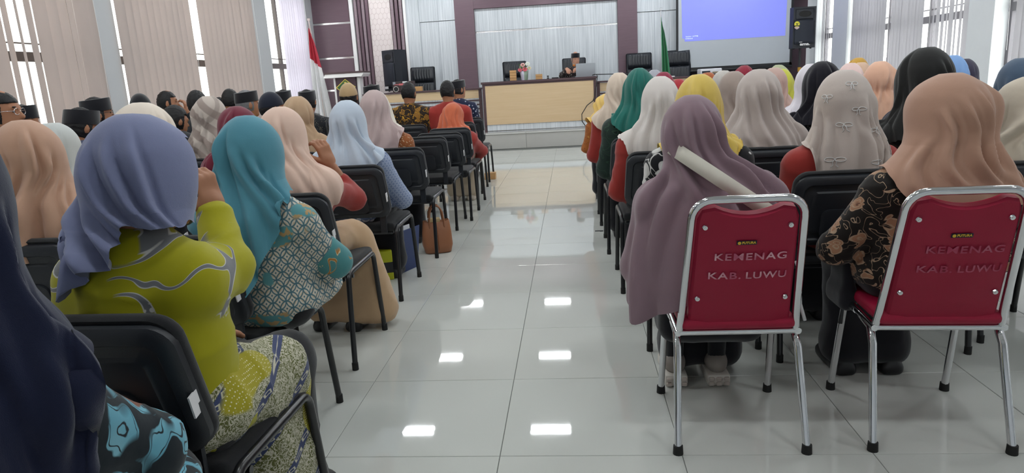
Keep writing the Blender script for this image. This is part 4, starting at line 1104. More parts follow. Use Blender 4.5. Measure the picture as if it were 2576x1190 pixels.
def hijab_grid(bs, hem, folds=None, seed=0, vol=1.0, wide=1.0, tied=False, nth=84, amp=1.0, brim=0.0, drift=0.0, hn=9, margin=.011, fine=False):
    if fine: nth = 132
    th = np.radians(np.linspace(-180, 180, nth, endpoint=False))
    hk = sorted(hem); ks = np.radians([k[0] for k in hk]); dv = np.array([k[1] for k in hk])
    ks = np.concatenate([[ks[-1] - 2 * PI], ks, [ks[0] + 2 * PI]]); dv = np.concatenate([[dv[-1]], dv, [dv[0]]])
    hemd = np.interp(th, ks, dv)
    for _ in range(2): hemd = .25 * np.roll(hemd, 1) + .5 * hemd + .25 * np.roll(hemd, -1)
    r = np.random.default_rng(seed)
    hemd = hemd + .006 * np.sin(th * 5 + seed) + .004 * np.sin(th * 11 + seed * 2)
    nu, nl = (18, 24) if not fine else (26, 44)
    g1 = (np.linspace(0, 1, nu + 1)[1:]) ** 1.15; up = .22 * np.minimum(1, hemd / .26)
    d = np.concatenate([g1[:, None] * up[None], up[None] + (hemd - up)[None] * (np.arange(1, nl + 1) / nl)[:, None]], 0)     # rows x nth
    T = np.broadcast_to(th, d.shape)
    S = sstep(.15, .33, d); hc, sh = bs['hc'], bs['sh']
    yawm = bs['yaw'] * (1 - sstep(.16, .30, d))
    headw = 1 + (vol - 1) * (1 - .6 * sstep(.18, .34, d)); lw = 1 + (wide - 1) * sstep(.22, .40, d)
    rx = np.interp(d, _D, _RX) * headw * lw; rb = np.interp(d, _D, _RB) * headw * lw; rf = np.interp(d, _D, _RF) * headw
    if tied:
        w = np.exp(-((d - .20) / .035) ** 2); rx = rx * (1 - .20 * w); rb = rb * (1 - .18 * w)
    s, c = np.sin(T), -np.cos(T)
    x = rx * s; y = np.where(c < 0, rb, rf) * c
    if brim: # the scarf edge stands off the forehead
        y = y + brim * np.clip(c, 0, 1) ** 3 * np.exp(-((d - .07) / .06) ** 2)
    xr = x * np.cos(yawm) - y * np.sin(yawm); yr = x * np.sin(yawm) + y * np.cos(yawm)
    cx = hc[0] * (1 - S) + sh[0] * S; cyy = hc[1] * (1 - S) + sh[1] * S
    zt = hc[2] + .108 + .024 * vol
    P = np.stack([cx + xr + drift * sstep(.3, .6, d), cyy + yr, zt - d], -1)
    if abs(bs['pitch']) > .01:           # nod the scarf with the head
        q = P - hc; Rx = rotz(bs['yaw']) @ rotx(bs['pitch']) @ rotz(-bs['yaw'])
        P = P * S[..., None] + (hc + q @ Rx.T) * (1 - S)[..., None]
    prims = bs['tp'] + bs['hp']
    shp = P.shape
    def push(P, m):
        Q = P.reshape(-1, 3)
        for _ in range(3):
            e = sdf(prims, Q); bad = e < m
            if not bad.any(): break
            B = Q[bad]; h = .002
            g = np.stack([sdf(prims, B + V3(*(h if i == j else 0 for j in range(3)))) - e[bad] for i in range(3)], 1)
            g /= np.maximum(np.linalg.norm(g, axis=1), 1e-6)[:, None]
            Q[bad] = B + g * (m - e[bad])[:, None]
        return Q.reshape(shp)
    P = push(P.copy(), margin)
    for _ in range(3):
        A = P.copy(); A[1:-1] = .5 * P[1:-1] + .125 * (P[:-2] + P[2:]) + .125 * (np.roll(P, 1, 1) + np.roll(P, -1, 1))[1:-1]; P = A
    P = push(P, margin * .8)
    # fold relief
    F = np.zeros_like(d)
    def fold(t0, slope, d0, d1, w, a, curve=0.0):
        dd = T - (t0 + slope * (d - d0) + curve * (d - d0) ** 2); dd = (dd + PI) % (2 * PI) - PI
        env = sstep(d0 - .03, d0 + .05, d) * (1 - sstep(d1, d1 + .08, d)); u = dd / w
        return a * env * (np.exp(-np.abs(u) ** 1.7) - .75 * np.exp(-((u - 1.25) / .5) ** 2) - .25 * np.exp(-((u + 1.5) / .7) ** 2))
    if folds is None:
        folds = []
        for i in range(hn):
            t0 = r.uniform(-110, 110); folds.append((t0, -np.sign(t0) * r.uniform(0, 3.2) + r.uniform(-1, 1), r.uniform(.03, .18), r.uniform(.24, .45), r.uniform(6, 13), r.uniform(.005, .011)))
        for i in range(hn):
            folds.append((r.uniform(-150, 150), r.uniform(-.8, .8), r.uniform(.24, .30), .9, r.uniform(6, 13), r.uniform(.007, .015)))
    for f in folds: F += fold(math.radians(f[0]), f[1], f[2], f[3], math.radians(f[4]), f[5] * amp, f[6] if len(f) > 6 else 0.0)
    if tied:
        F += .007 * np.sin(T * 17 + 1.0 + .6 * np.sin(T * 3)) * np.exp(-((d - .205) / .06) ** 2)
    def normals(P):
        du = np.roll(P, -1, 1) - np.roll(P, 1, 1); dr = np.gradient(P, axis=0); N = np.cross(dr, du)
        N /= np.maximum(np.linalg.norm(N, axis=-1), 1e-9)[..., None]
        return -N if ((N * (P - P.mean(axis=(0, 1)))).sum(-1)).mean() < 0 else N
    N = normals(P)
    W = wob(P.reshape(-1, 3), 34, seed + 5).reshape(d.shape) * .0014 + wob(P.reshape(-1, 3) * V3(1, 1, .5), 16, seed + 9).reshape(d.shape) * .0028
    P = push(P + N * (F * 1.65 + W + .004)[..., None], .005)
    return P, d, th, N, zt

def hijab_mesh(grid, scallop=False):
    P, d, th, N, zt = grid; R, n = d.shape
    vs = P.reshape(-1, 3).copy(); fs = []
    if scallop:
        k = (R - 1) * n; z = .008 * np.abs(np.sin(np.arange(n) * PI / 2)); vs[k:, 2] += z
    deg = np.abs(np.degrees(th))
    for j in range(R - 1):
        for i in range(n):
            i2 = (i + 1) % n
            if (deg[i] > 150 or deg[i2] > 150) and .046 < d[j, i] < .17: continue
            fs.append((j * n + i, (j + 1) * n + i, (j + 1) * n + i2, j * n + i2))
    top = len(vs); vs = np.concatenate([vs, [P[0].mean(0) + V3(0, 0, .002)]])
    for i in range(n): fs.append((i, (i + 1) % n, top))
    return mesh_from('hijab', vs, fs)

def on_grid(grid, tdeg, dq, off=.004):
    P, d, th, N, zt = grid; n = len(th)
    u = ((tdeg + 180) % 360) / 360 * n; i0 = int(u) % n; i1 = (i0 + 1) % n; f = u - int(u); out = []
    for i in (i0, i1):
        col = d[:, i]; j = int(np.clip(np.searchsorted(col, dq) - 1, 0, len(col) - 2)); g = np.clip((dq - col[j]) / max(col[j + 1] - col[j], 1e-6), 0, 1)
        out.append((P[j, i] + N[j, i] * off) * (1 - g) + (P[j + 1, i] + N[j + 1, i] * off) * g)
    return out[0] * (1 - f) + out[1] * f

# ---- head wear in head space (head centre at the origin, facing +Y)
def _hair():
    v, f = surfnet([El((0, -.004, .004), (.080, .097, .116), None, .02)], .007, cut=lambda P: np.maximum(np.minimum(P[..., 1] - .028, .052 - P[..., 2]), -.07 - P[..., 2] - .25 * P[..., 1]))
    return mesh_from('hair', wrinkle(v, f, .004, 130, 4), f)
def _peci(h=.088):
    rings = [(.083, .1015, .018), (.084, .1025, .022), (.083, .1015, .055), (.081, .099, h + .012), (.079, .097, h + .016), (.062, .08, h + .017), (.03, .05, h + .010), (.004, .03, h + .020)]
    vs, fs = [], []; n = 36
    for a, b, z in rings:
        for i in range(n): t = 2 * PI * i / n; vs.append((a * math.cos(t), b * math.sin(t) - .004, z + .10 * b * math.sin(t)))
    for k in range(len(rings) - 1):
        for i in range(n): fs.append((k * n + i, k * n + (i + 1) % n, (k + 1) * n + (i + 1) % n, (k + 1) * n + i))
    fs.append(tuple(range((len(rings) - 1) * n, len(rings) * n)))
    me = mesh_from('peci', vs, fs); me.set_sharp_from_angle(angle=math.radians(50)); return me
def _cap():
    v, f = surfnet([El((0, -.004, .006), (.084, .101, .122), None, .02)], .007, cut=lambda P: .012 - P[..., 2] + .12 * P[..., 1]); return mesh_from('cap', v, f)
HAIR, PECI, CAP = _hair(), _peci(), _cap()
EYE = MB().sphere((0, 0, 0), .0105, 10, (1.15, .7, .62)).mesh('eye', True)
BROW = MB().sphere((0, 0, 0), .02, 8, (1, .3, .22)).mesh('eyebrow', True)
LIPS = MB().sphere((0, 0, 0), .02, 10, (1, .35, .42)).mesh('lips', True)
def _glasses():
    m = MB()
    for s in (-1, 1):
        m.tube([(s * .032 + .024 * math.cos(a), .094 - .004 * abs(math.cos(a)), .004 + .018 * math.sin(a)) for a in np.linspace(0, 2 * PI, 17)], .0018, 6, False)
        m.tube([(s * .056, .088, .008), (s * .077, .04, .008), (s * .08, -.01, -.004)], .0018, 6)
    m.tube([(-.008, .096, .006), (.008, .096, .006)], .0018, 6); return m.mesh('glasses', True)
GLASSES = _glasses()

def _shoe():
    v, f = surfnet([Bx((0, .07, .022), (.042, .125, .022), .018, None, .02), El((0, .11, .04), (.040, .085, .036), None, .03), El((0, -.005, .055), (.038, .05, .05), None, .03)], .008); return mesh_from('shoe', v, f)
SHOE = _shoe()
M_SHOE = plain('black_shoe', '17171a', .4, var=.05); M_SHOEW = plain('cream_shoe', 'cfc3b4', .6, var=.05)

HEADTOP = {'hijab': .024, 'hair': .012, 'peci': .034, 'cap': .020}
def person(desc, x, y, H, bs, wear, wear_mat, top_mat, bot_mat, rz=0.0, chair='dark', cdx=0.0, cdy=0.0, crz=None, hij=None, skin=None, shoes=True, shoe_mat=None, label=None, group=None, extra=None, cz_scale=1.0, chair_label=None, base_z=0.0, yoff=.10, hair_mat=None, hide_chair=False):
    """x,y: where the head is; the seat lies a little in front of it"""
    bsd = bs; s = (H - base_z - .44) / (bsd['H0'] + HEADTOP[wear] - .44)
    off = Matrix.Rotation(rz, 3, 'Z') @ Vector((bsd['hc'][0], bsd['hc'][1], 0))
    ox, oy = x - off.x, y - off.y
    root = thing('person', label or ('seated person in ' + desc), 'person', (ox, oy, base_z), rz, group or 'seated audience')
    zs, zo = s, .44 * (1 - s)
    def sc(o): o.scale = (1, 1, zs); o.location = (0, 0, zo); return o
    sc(place('body', bsd['skin'], skin or M_SKIN, root))
    sc(place(bsd['tn'], bsd['top'], top_mat, root))
    place(bsd['bn'], bsd['bottom'], bot_mat, root)
    hc = bsd['hc']; hm = Matrix([list(r) for r in bsd['Rh']]).to_4x4()
    def onhead(nm, me, mat, loc=(0, 0, 0), rot=None):
        o = place(nm, me, mat, root); q = hm @ Vector(loc)
        o.rotation_euler = (hm.to_3x3() @ (rot or Matrix.Identity(3))).to_euler()
        o.location = (hc[0] + q.x, hc[1] + q.y, (hc[2] + q.z) * zs + zo); o.scale = (1, 1, 1); return o
    if wear == 'hijab':
        hj = dict(hij or {}); sca = hj.pop('scallop', False); hem = hj.pop('hem')
        gr = hijab_grid(bsd, hem, **hj); ho = sc(place('hijab', hijab_mesh(gr, sca), wear_mat, root))
    else:
        gr = None
        onhead('hair', HAIR, hair_mat or M_HAIR)
        if wear == 'peci': onhead('peci', PECI, wear_mat)
        if wear == 'cap': onhead('cap', CAP, wear_mat)
    for sgn in (-1, 1):
        onhead('eye', EYE, M_EYE, (sgn * .030, .0755, .004)); onhead('eyebrow', BROW, M_HAIR if wear != 'hijab' else M_HAIR, (sgn * .032, .083, .026))
    onhead('lips', LIPS, M_LIP, (0, .088, -.056))
    if shoes:
        for a in bsd['ank']: place('shoe', SHOE, shoe_mat or M_SHOE, root, (a[0], a[1] - .02, 0))
    if extra: extra(root, gr, sc, onhead)
    if chair == 'dark':
        cz = rz if crz is None else crz
        ch = put_chair(ox + cdx, oy + cdy, cz, chair_label or ('black padded chair under the person in ' + desc)); ch.scale = (1, 1, cz_scale)
    return root
# ================================================================== who sits where
def H_(base=.36, back=None, side=None, front=None):
    back = base if back is None else back; side = base if side is None else side; front = base if front is None else front
    return [(-180, front), (-135, front), (-90, side), (-35, back), (0, back), (35, back), (90, side), (135, front)]
W0 = body_set('w'); W1 = body_set('wbig', sw=.165, fat=1.12); WL = body_set('wleft', yaw=.5, hx=-.02); WR = body_set('wright', yaw=-.5, hx=.02)
MB0 = body_set('m', H0=1.215, sw=.165, fat=1.06, bottom='trousers', male=True, res=.011)
MR = body_set('mr', H0=1.215, sw=.165, fat=1.06, bottom='trousers', male=True, yaw=-.75, res=.0095)
MRR = body_set('mrr', H0=1.215, sw=.165, fat=1.06, bottom='trousers', male=True, yaw=-1.35, res=.0095)
MD = body_set('md', H0=1.215, sw=.175, fat=1.1, bottom='trousers', male=True, yaw=-.5, pitch=-.22, lean=.03, shd=.265, res=.0095)

RED = cloth('red_uniform', '96261e', .75); BLK = M_BLACKCLOTH
def C(n, c, **k): return cloth('cloth_' + n, c, **k)
B_BROWN = batik('batik_rust_white', '9a5a32', ('d9c3a4', 'b0784a'), 'specks', 26)
B_DARK = batik('batik_dark_gold', '2c211a', ('6a4a2c', 'c9952c', 'a8752a'), 'flower', 11)
B_BLUE = batik('batik_blue_grey', '59617a', ('2b3142', 'a2a6b2', '8f94a4'), 'swirl', 14)
B_NAVY = batik('batik_navy_dots', '1d2440', ('b9bccb', '1d2440'), 'specks', 9)
B_GREY = batik('batik_grey_black', '22242a', ('77736c', '4a4742'), 'specks', 24)
B_ORANGE = batik('batik_green_orange', '23342e', ('16231f', '2f4a3c', 'b5692c'), 'flower', 9)
B_BW = batik('batik_black_white', '17171c', ('dcdad8', 'cfcdca', 'b9a22e'), 'flower', 6)
B_PLUM = batik('batik_black_plum', '1b1a1c', ('4a1226', '2f3a2c', '6a1a32'), 'flower', 6)
B_FLORAL = batik('batik_brown_blossom', '1c1613', ('a97c5f', 'b59a80', '6f4a3a'), 'flower', 13)
B_TEAL = batik('batik_teal_leaf', '0c1a22', ('3f8ea6', '8cc3d2', '7a4630'), 'leaf', 13)
B_YEL = batik('batik_lime_swirl', 'a5a012', ('77787c', 'c9c7c2'), 'swirl', 7)
B_PARANG = batik('batik_skirt_rows', '5f6233', ('c4c0ac', '3a4468', 'a39a22'), 'parang', 9)
B_KAW = batik('batik_white_circles', 'cfc8ba', ('4f7480', 'b99a6c', '5f9aa0'), 'kawung', 19)
B_BLUEW = batik('batik_pale_blue_mesh', 'a9b4cc', ('6c7fa6', 'd2d8e4', '6c7fa6'), 'kawung', 34)
B_SPK = batik('batik_speaker', '261c1e', ('d8d0c6', '7a4a44', 'c2b4aa'), 'swirl', 22)

# ---------- back row, right: mauve and tan, on crimson chairs
STRAP = (-.150, .998, .13, .785)
MAUVE = body_set('mauve', sw=.165, fat=1.12, lean=.02, hx=-.075, sx=-.02, res=.010, extra_bottom=(Bx((-.01, .10, .325), (.19, .13, .085), .06, None, .06),))
def strap(root, gr, sc, onhead):
    vs, fs = [], []; n = 34; G = gr[0].reshape(-1, 3); back = G[G[:, 1] < -.06]
    A, B = np.array([STRAP[0], STRAP[1]]), np.array([STRAP[2], STRAP[3]]); dr = (B - A) / np.linalg.norm(B - A); pr = np.array([-dr[1], dr[0]])
    def yb(q):
        w = np.exp(-(((back[:, [0, 2]] - q) / .012) ** 2).sum(1)); return (w * back[:, 1]).sum() / max(w.sum(), 1e-9) - .017
    ys = np.array([min(yb(A + (B - A) * i / n + pr * s) for s in (-.018, 0, .018)) for i in range(n + 1)])
    for _ in range(3): ys[1:-1] = .25 * ys[:-2] + .5 * ys[1:-1] + .25 * ys[2:]
    for k_ in (2, 1):              # slips under the scarf fold at the neck
        for s in (.024, -.024): q = A - dr * .012 * k_ + pr * s; vs.append(np.array([q[0], ys[0] + .03 * k_, q[1]]))
    for i in range(n + 1):
        c_ = A + (B - A) * i / n
        for s in (.024, -.024): q = c_ + pr * s; vs.append(np.array([q[0], ys[i], q[1]]))
    n += 2
    k = len(vs); P, d, th, N, zt = gr
    vs += [v - np.array([0, -.0035, 0]) for v in vs]
    for i in range(n): fs += [(2 * i, 2 * i + 1, 2 * i + 3, 2 * i + 2), (k + 2 * i, k + 2 * i + 2, k + 2 * i + 3, k + 2 * i + 1), (2 * i, 2 * i + 2, k + 2 * i + 2, k + 2 * i), (2 * i + 1, k + 2 * i + 1, k + 2 * i + 3, 2 * i + 3)]
    sc(place('bag_strap', mesh_from('bag_strap', vs, fs), C('cream_webbing', 'd9d2c4', weave=1500), root))
    # trainers with chunky notched soles
    for o in [c for c in root.children if c.name.startswith('shoe')]: bpy.data.objects.remove(o)
    for sx_, ry in ((-.115, .12), (.05, .12)):
        up = place('trainer', surf_obj('trainer', [El((0, .07, .075), (.041, .115, .038), None, .03), El((0, -.015, .085), (.041, .055, .048), None, .03), El((0, .12, .06), (.04, .06, .03), None, .03)], .006), plain('trainer_grey', '8f8680', .7), root, (sx_, .10 + ry, 0))
        place('sock', MB().cyl((0, -.015, .10), (0, -.03, .20), .034, .036, 14).mesh('sock', True, 60), BLK, up)
        sole = MB().box((-.045, -.075, .0), (.045, .17, .05), .012, 2); place('sole', sole.mesh('sole', True, 40), plain('sole_white', 'd6cfc6', .5), up)
        for i in range(3):
            for j in range(2): place('sole_lug', MB().box((-.040 + i * .029, -.083, .004 + j * .02), (-.017 + i * .029, -.070, .020 + j * .02), .004, 1).mesh('sole_lug'), plain('sole_lug_pink', 'c9bdb4', .6), up)
def surf_obj(nm, prims, h, cut=None): v, f = surfnet(prims, h, cut); return mesh_from(nm, v, f)
person('mauve hijab with cream bag strap', .40, 2.35, 1.146, MAUVE, 'hijab', C('mauve', '876d77'), C('black_white_lace', '2a2a30'), BLK, extra=strap, chair=None,
       hij=dict(hem=[(-180, .40), (-120, .62), (-85, .74), (-55, .80), (-20, .72), (20, .62), (70, .56), (120, .5)], seed=3, fine=True, wide=1.16, drift=-.03, vol=1.0, amp=1.1,
       folds=[(-60, 3.0, .10, .30, 9, .012), (-20, 1.5, .06, .24, 8, .010), (15, 2.2, .05, .26, 8, .011), (45, 2.0, .08, .28, 8, .010), (-75, .6, .26, .9, 10, .014), (-45, -.5, .30, .9, 12, .012), (-10, 2.6, .22, .40, 7, .012), (30, 3.4, .22, .42, 8, .012), (70, 1.5, .22, .5, 10, .012), (10, -.3, .4, .9, 12, .008), (100, .4, .3, .9, 12, .012)]))
red_chair('crimson chrome chair under the person in mauve hijab, bright stencil lettering', (.515, 2.29, 0), 0, M_STENCIL)
TAN = body_set('tan', sw=.165, fat=1.12, lean=.0, hx=.03, sx=.02, yaw=.35, res=.010, arms={'L': ((-.25, -.02, .60), (-.16, .17, .52), None, None, .4)})
person('tan hijab and brown blossom batik', 1.195, 2.32, 1.166, TAN, 'hijab', C('tan', 'b08771'), B_FLORAL, BLK, chair=None,
       hij=dict(hem=[(-180, .30), (-120, .30), (-80, .31), (-50, .36), (-15, .42), (20, .43), (60, .41), (110, .36)], seed=11, fine=True, vol=1.16, wide=1.1, brim=.02,
       folds=[(-55, 4.2, .12, .30, 7, .012), (-30, 4.0, .09, .28, 7, .010), (-5, 3.2, .07, .26, 6, .009), (45, .4, .05, .42, 8, .014), (60, -.6, .18, .5, 7, .012), (-60, 3.0, .22, .34, 8, .012), (0, 4.0, .22, .36, 8, .010), (75, -1.0, .2, .5, 9, .012), (25, 2.0, .2, .5, 9, .008)]))
red_chair('crimson chrome chair under the person in tan hijab, faint stencil lettering', (1.145, 2.29, 0), -.06, M_STENCIL2)
hb = thing('handbag', 'dark sheer handbag hanging beside the tan hijab person', 'handbag', (.955, 2.46, .0))
place('bag_body', surf_obj('bag_body', [Bx((0, 0, .47), (.022, .075, .095), .02, None, .03), Bx((0, .01, .40), (.028, .085, .04), .025, None, .03)], .009), C('sheer_black', '1c1c22'), hb)
place('bag_strap', MB().tube([(.01, -.05, .55), (.04, -.05, .62), (.06, -.02, .66), (.04, .03, .62), (.01, .05, .55)], .005, 6).mesh('bag_strap', True), M_BLACK, hb)
place('bag_tassel', MB().tube([(-.01, -.04, .42), (-.015, -.05, .36), (-.02, -.05, .31)], [.004, .006, .008], 6).mesh('bag_tassel', True), M_BLACK, hb)

# ---------- second row, right
def bows(root, gr, sc, onhead):
    m = C('bow_thread', 'ece5df')
    for td, dd, k in ((10, .055, .8), (-42, .10, .8), (22, .15, .8), (-8, .21, 1.0), (-22, .345, 1.0), (30, .36, 1.0), (48, .24, .9)):
        p0 = on_grid(gr, td, dd, 0); rr_ = max(.09, math.hypot(p0[0] - .005, p0[1] + .1))
        def pt(u, v): return on_grid(gr, td + math.degrees(u * k / rr_), dd + v * k, .003)
        mb = MB()
        for s in (-1, 1):
            mb.tube([pt(s * (.014 - .014 * math.cos(a)), -.008 * math.sin(a)) for a in np.linspace(0, 2 * PI, 13)], .0014, 5, False)
            mb.tube([pt(s * .001, .0), pt(s * .006, .012), pt(s * .004, .022), pt(s * .010, .030)], .0014, 5)
        sc(place('bow_embroidery', mb.mesh('bow_embroidery', True), m, root))
person('beige hijab embroidered with white bows', 1.11, 2.95, 1.188, body_set('bows', sw=.165, fat=1.08, yaw=-.25, hx=.01), 'hijab', C('beige_bows', 'bcaea6'), RED, BLK, extra=bows, cdx=-.02,
       hij=dict(hem=[(-180, .34), (-110, .30), (-70, .30), (-40, .42), (0, .46), (35, .44), (55, .42), (75, .26), (110, .28)], seed=21, fine=True, vol=1.06, wide=.92, brim=.015,
       folds=[(-65, .8, .16, .40, 8, .014), (-40, .6, .2, .5, 9, .010), (0, -.3, .18, .5, 11, .008), (40, -1.0, .12, .40, 8, .013), (55, -1.2, .16, .45, 7, .012), (20, .6, .22, .5, 9, .010), (70, -.5, .1, .4, 8, .012)]))
person('mustard hijab and black batik with white motif', .555, 3.1, 1.204, W1, 'hijab', C('mustard', 'd2b348'), B_BW, BLK, hij=dict(hem=H_(.34, .38, .32), seed=31, fine=True, scallop=True))
person('matt black hijab and black plum batik', 1.50, 3.12, 1.26, body_set('blk', sw=.165, fat=1.1, yaw=.3), 'hijab', C('jet', '222222'), B_PLUM, BLK, hij=dict(hem=H_(.36, .34, .38), seed=33, fine=True, wide=1.05, vol=1.05))
person('pale cream hijab at the right edge', 1.86, 3.0, 1.12, body_set('creamr', sw=.165, fat=1.1, yaw=.6), 'hijab', C('creamr', 'c0b29f'), C('cream_top', '9a8f80'), BLK, hij=dict(hem=H_(.45, .50, .45), seed=35, fine=True, vol=1.15, wide=1.05))

# ---------- third row, right
person('off-white scalloped hijab and red uniform', .50, 3.95, 1.198, body_set('wh', sw=.165, fat=1.05, hx=.03), 'hijab', C('offwhite', 'd8d0cb', thin=.12), RED, BLK, cdx=.03,
       hij=dict(hem=[(-180, .30), (-120, .33), (-80, .36), (-50, .44), (-10, .48), (30, .48), (80, .42), (120, .34)], seed=41, fine=True, wide=1.0, scallop=True,
       folds=[(-35, .2, .14, .5, 9, .014), (-15, .2, .1, .4, 8, .010), (30, -.8, .1, .4, 9, .012), (-70, .3, .22, .5, 10, .010), (55, -.6, .2, .5, 10, .012), (5, .3, .24, .6, 10, .010)]))
person('wide taupe hijab ending at the chair top', 1.02, 3.9, 1.206, W1, 'hijab', C('taupe', 'b3a6a0'), C('taupe_top', 'a89a8c'), BLK,
       hij=dict(hem=H_(.45, .46, .44), seed=43, fine=True, vol=1.14, wide=1.12, folds=[(-60, 2.6, .12, .34, 8, .013), (-30, 2.2, .1, .34, 8, .012), (0, 1.6, .06, .4, 8, .011), (25, 1.0, .08, .46, 8, .012), (-50, 1.8, .24, .46, 8, .010), (50, .4, .12, .6, 9, .012), (75, .2, .2, .6, 9, .012), (-85, .8, .2, .5, 10, .012)]))
person('smooth black hijab, patterned sleeve', 1.47, 4.25, 1.236, WL, 'hijab', C('ink', '17151f'), B_GREY, BLK, hij=dict(hem=H_(.36, .34, .36), seed=45, fine=True))
person('dark purple hijab behind the black hijab', 1.97, 4.05, 1.248, WR, 'hijab', C('aubergine', '2a2534'), BLK, BLK, hij=dict(hem=H_(.40), seed=47))
person('slate blue hijab by the right window', 2.42, 4.0, 1.19, WR, 'hijab', C('slate', '46586e'), C('slate_top', '3a4658'), BLK, hij=dict(hem=H_(.40), seed=49, vol=1.08))
# ---------- rows further forward, right
person('bottle green hijab and green orange batik', .47, 4.85, 1.26, body_set('gr', sw=.165, fat=1.06, yaw=-.15, hx=.04), 'hijab', C('bottle_green', '1a6a60'), B_ORANGE, BLK, cdx=.04, hij=dict(hem=[(-180, .3), (-100, .30), (-60, .34), (-20, .40), (20, .42), (80, .38), (120, .34)], seed=51, fine=True, wide=1.05))
person('dark taupe hijab beside the wide taupe one', 1.10, 4.85, 1.206, WR, 'hijab', C('dark_taupe', '9d8c83'), C('dark_taupe_top', '7c6e68'), BLK, hij=dict(hem=H_(.42), seed=53))
person('white lilac hijab and red uniform', 1.66, 5.0, 1.224, W1, 'hijab', C('white_lilac', 'd6d0d8'), RED, BLK, hij=dict(hem=[(-180, .3), (-90, .34), (-50, .40), (0, .42), (50, .40), (90, .34)], seed=55, wide=1.08))
person('peach hijab gathered at the nape', 2.19, 5.2, 1.215, W0, 'hijab', C('peach_tied', 'dba98c'), C('peach_top', 'c99a80'), BLK, hij=dict(hem=H_(.42), seed=57, tied=True))
person('sky blue hijab on the right', 2.55, 4.95, 1.228, WR, 'hijab', C('sky_blue', '7ba3da'), C('sky_top', '50688c'), BLK, hij=dict(hem=H_(.40), seed=59))
person('beige hijab and red uniform at the aisle', .40, 5.8, 1.24, WR, 'hijab', C('beige_aisle', 'cbb8a6'), RED, BLK, cdx=.08, hij=dict(hem=[(-180, .3), (-90, .36), (-40, .44), (0, .46), (60, .42), (110, .34)], seed=61, wide=1.0))
person('light grey hijab in the middle right', 1.25, 5.85, 1.212, W0, 'hijab', C('ash', 'b2aca6'), BLK, BLK, hij=dict(hem=H_(.40), seed=63))
person('dusty pink hijab behind the taupe hijab', 1.66, 5.9, 1.212, WL, 'hijab', C('dusty_pink', 'b8998f'), BLK, BLK, hij=dict(hem=H_(.38), seed=65))
person('pale pink hijab before the mustard hijab', 2.30, 6.0, 1.21, W0, 'hijab', C('pale_pink', 'dcbdb8'), BLK, BLK, hij=dict(hem=H_(.38), seed=67))
person('dark slate hijab at the far right', 3.08, 5.8, 1.197, W0, 'hijab', C('dark_slate', '3a374a'), BLK, BLK, hij=dict(hem=H_(.38), seed=69))
person('lime yellow hijab', 1.88, 6.45, 1.194, W0, 'hijab', C('lime', 'bfc02a'), BLK, BLK, hij=dict(hem=H_(.40), seed=71))
person('yellow hijab and orange batik, bent low', .34, 6.7, 1.05, body_set('low', lean=.10, hx=-.02, pitch=-.3), 'hijab', C('soft_yellow', 'd9b45a'), batik('batik_orange', 'a8622c', ('6a3018', 'c9a050'), 'specks', 18), BLK, cdx=.12, hij=dict(hem=H_(.34), seed=73))
person('maroon hijab behind the off-white hijab', .88, 6.7, 1.226, W0, 'hijab', C('maroon_a', '8a2640'), BLK, BLK, hij=dict(hem=H_(.38), seed=75))
person('rust brown hijab in front of the projector', 1.29, 6.75, 1.197, W0, 'hijab', C('rust', 'a4521f'), BLK, BLK, hij=dict(hem=H_(.38), seed=77))
person('maroon hijab right of the projector', 1.80, 7.45, 1.246, W0, 'hijab', C('maroon_b', '8c2338'), BLK, BLK, hij=dict(hem=H_(.38), seed=79))
person('beige pink hijab below the mustard hijab', 2.74, 6.9, 1.212, W0, 'hijab', C('beige_pink', 'cda98f'), BLK, BLK, hij=dict(hem=H_(.38), seed=81))
person('ochre mustard hijab by the right blinds', 3.03, 7.7, 1.258, W0, 'hijab', C('ochre', 'c6962c'), BLK, BLK, hij=dict(hem=H_(.38), seed=83))
person('grey hijab beside the bottle green hijab', .90, 7.6, 1.256, W0, 'hijab', C('cool_grey', '9c9da8'), BLK, BLK, hij=dict(hem=H_(.38), seed=85))
person('small red hijab between off-white and mustard', 1.20, 7.9, 1.14, W0, 'hijab', C('scarlet', 'a82832'), BLK, BLK, hij=dict(hem=H_(.36), seed=87))
person('sage green hijab below the screen corner', 2.20, 7.65, 1.233, W0, 'hijab', C('sage', 'a4aa86'), BLK, BLK, hij=dict(hem=H_(.38), seed=89))

# ---------- left block, aisle column
LAV = body_set('lav', H0=1.165, sw=.118, fat=1.12, lean=.03, hx=.035, yaw=-.7, pitch=-.05, res=.0095, wr=(.006, 22), belly=1.05, shd=.285,
               arms={'R': ((.125, .06, .83), (.045, .17, .945), (-.02, .0, .10), (.9, -.3, .2), 1.4)}, legs=(.0, .02, 0))
def lav_extra(root, gr, sc, onhead):
    # batik panel of the long tunic over the right thigh, falling beside the chair
    v, f = surfnet([El((0, -.055, .54), (.205, .165, .115), None, .05), Cp((.06, -.02, .58), (.09, .06, .53), .10, .095, .05), Cp((.09, .06, .53), (.10, .24, .50), .09, .08, .05), Cp((.10, .24, .50), (.105, .27, .12), .075, .085, .06), Cp((.10, .12, .44), (.105, .16, .14), .07, .085, .08)], .0105)
    v = wrinkle(v, f, .008, 26, 12, (1.4, 1.4, .5)); v[:, 2] = np.maximum(v[:, 2], .10)
    place('batik_panel', mesh_from('batik_panel', v, f), B_PARANG, root)
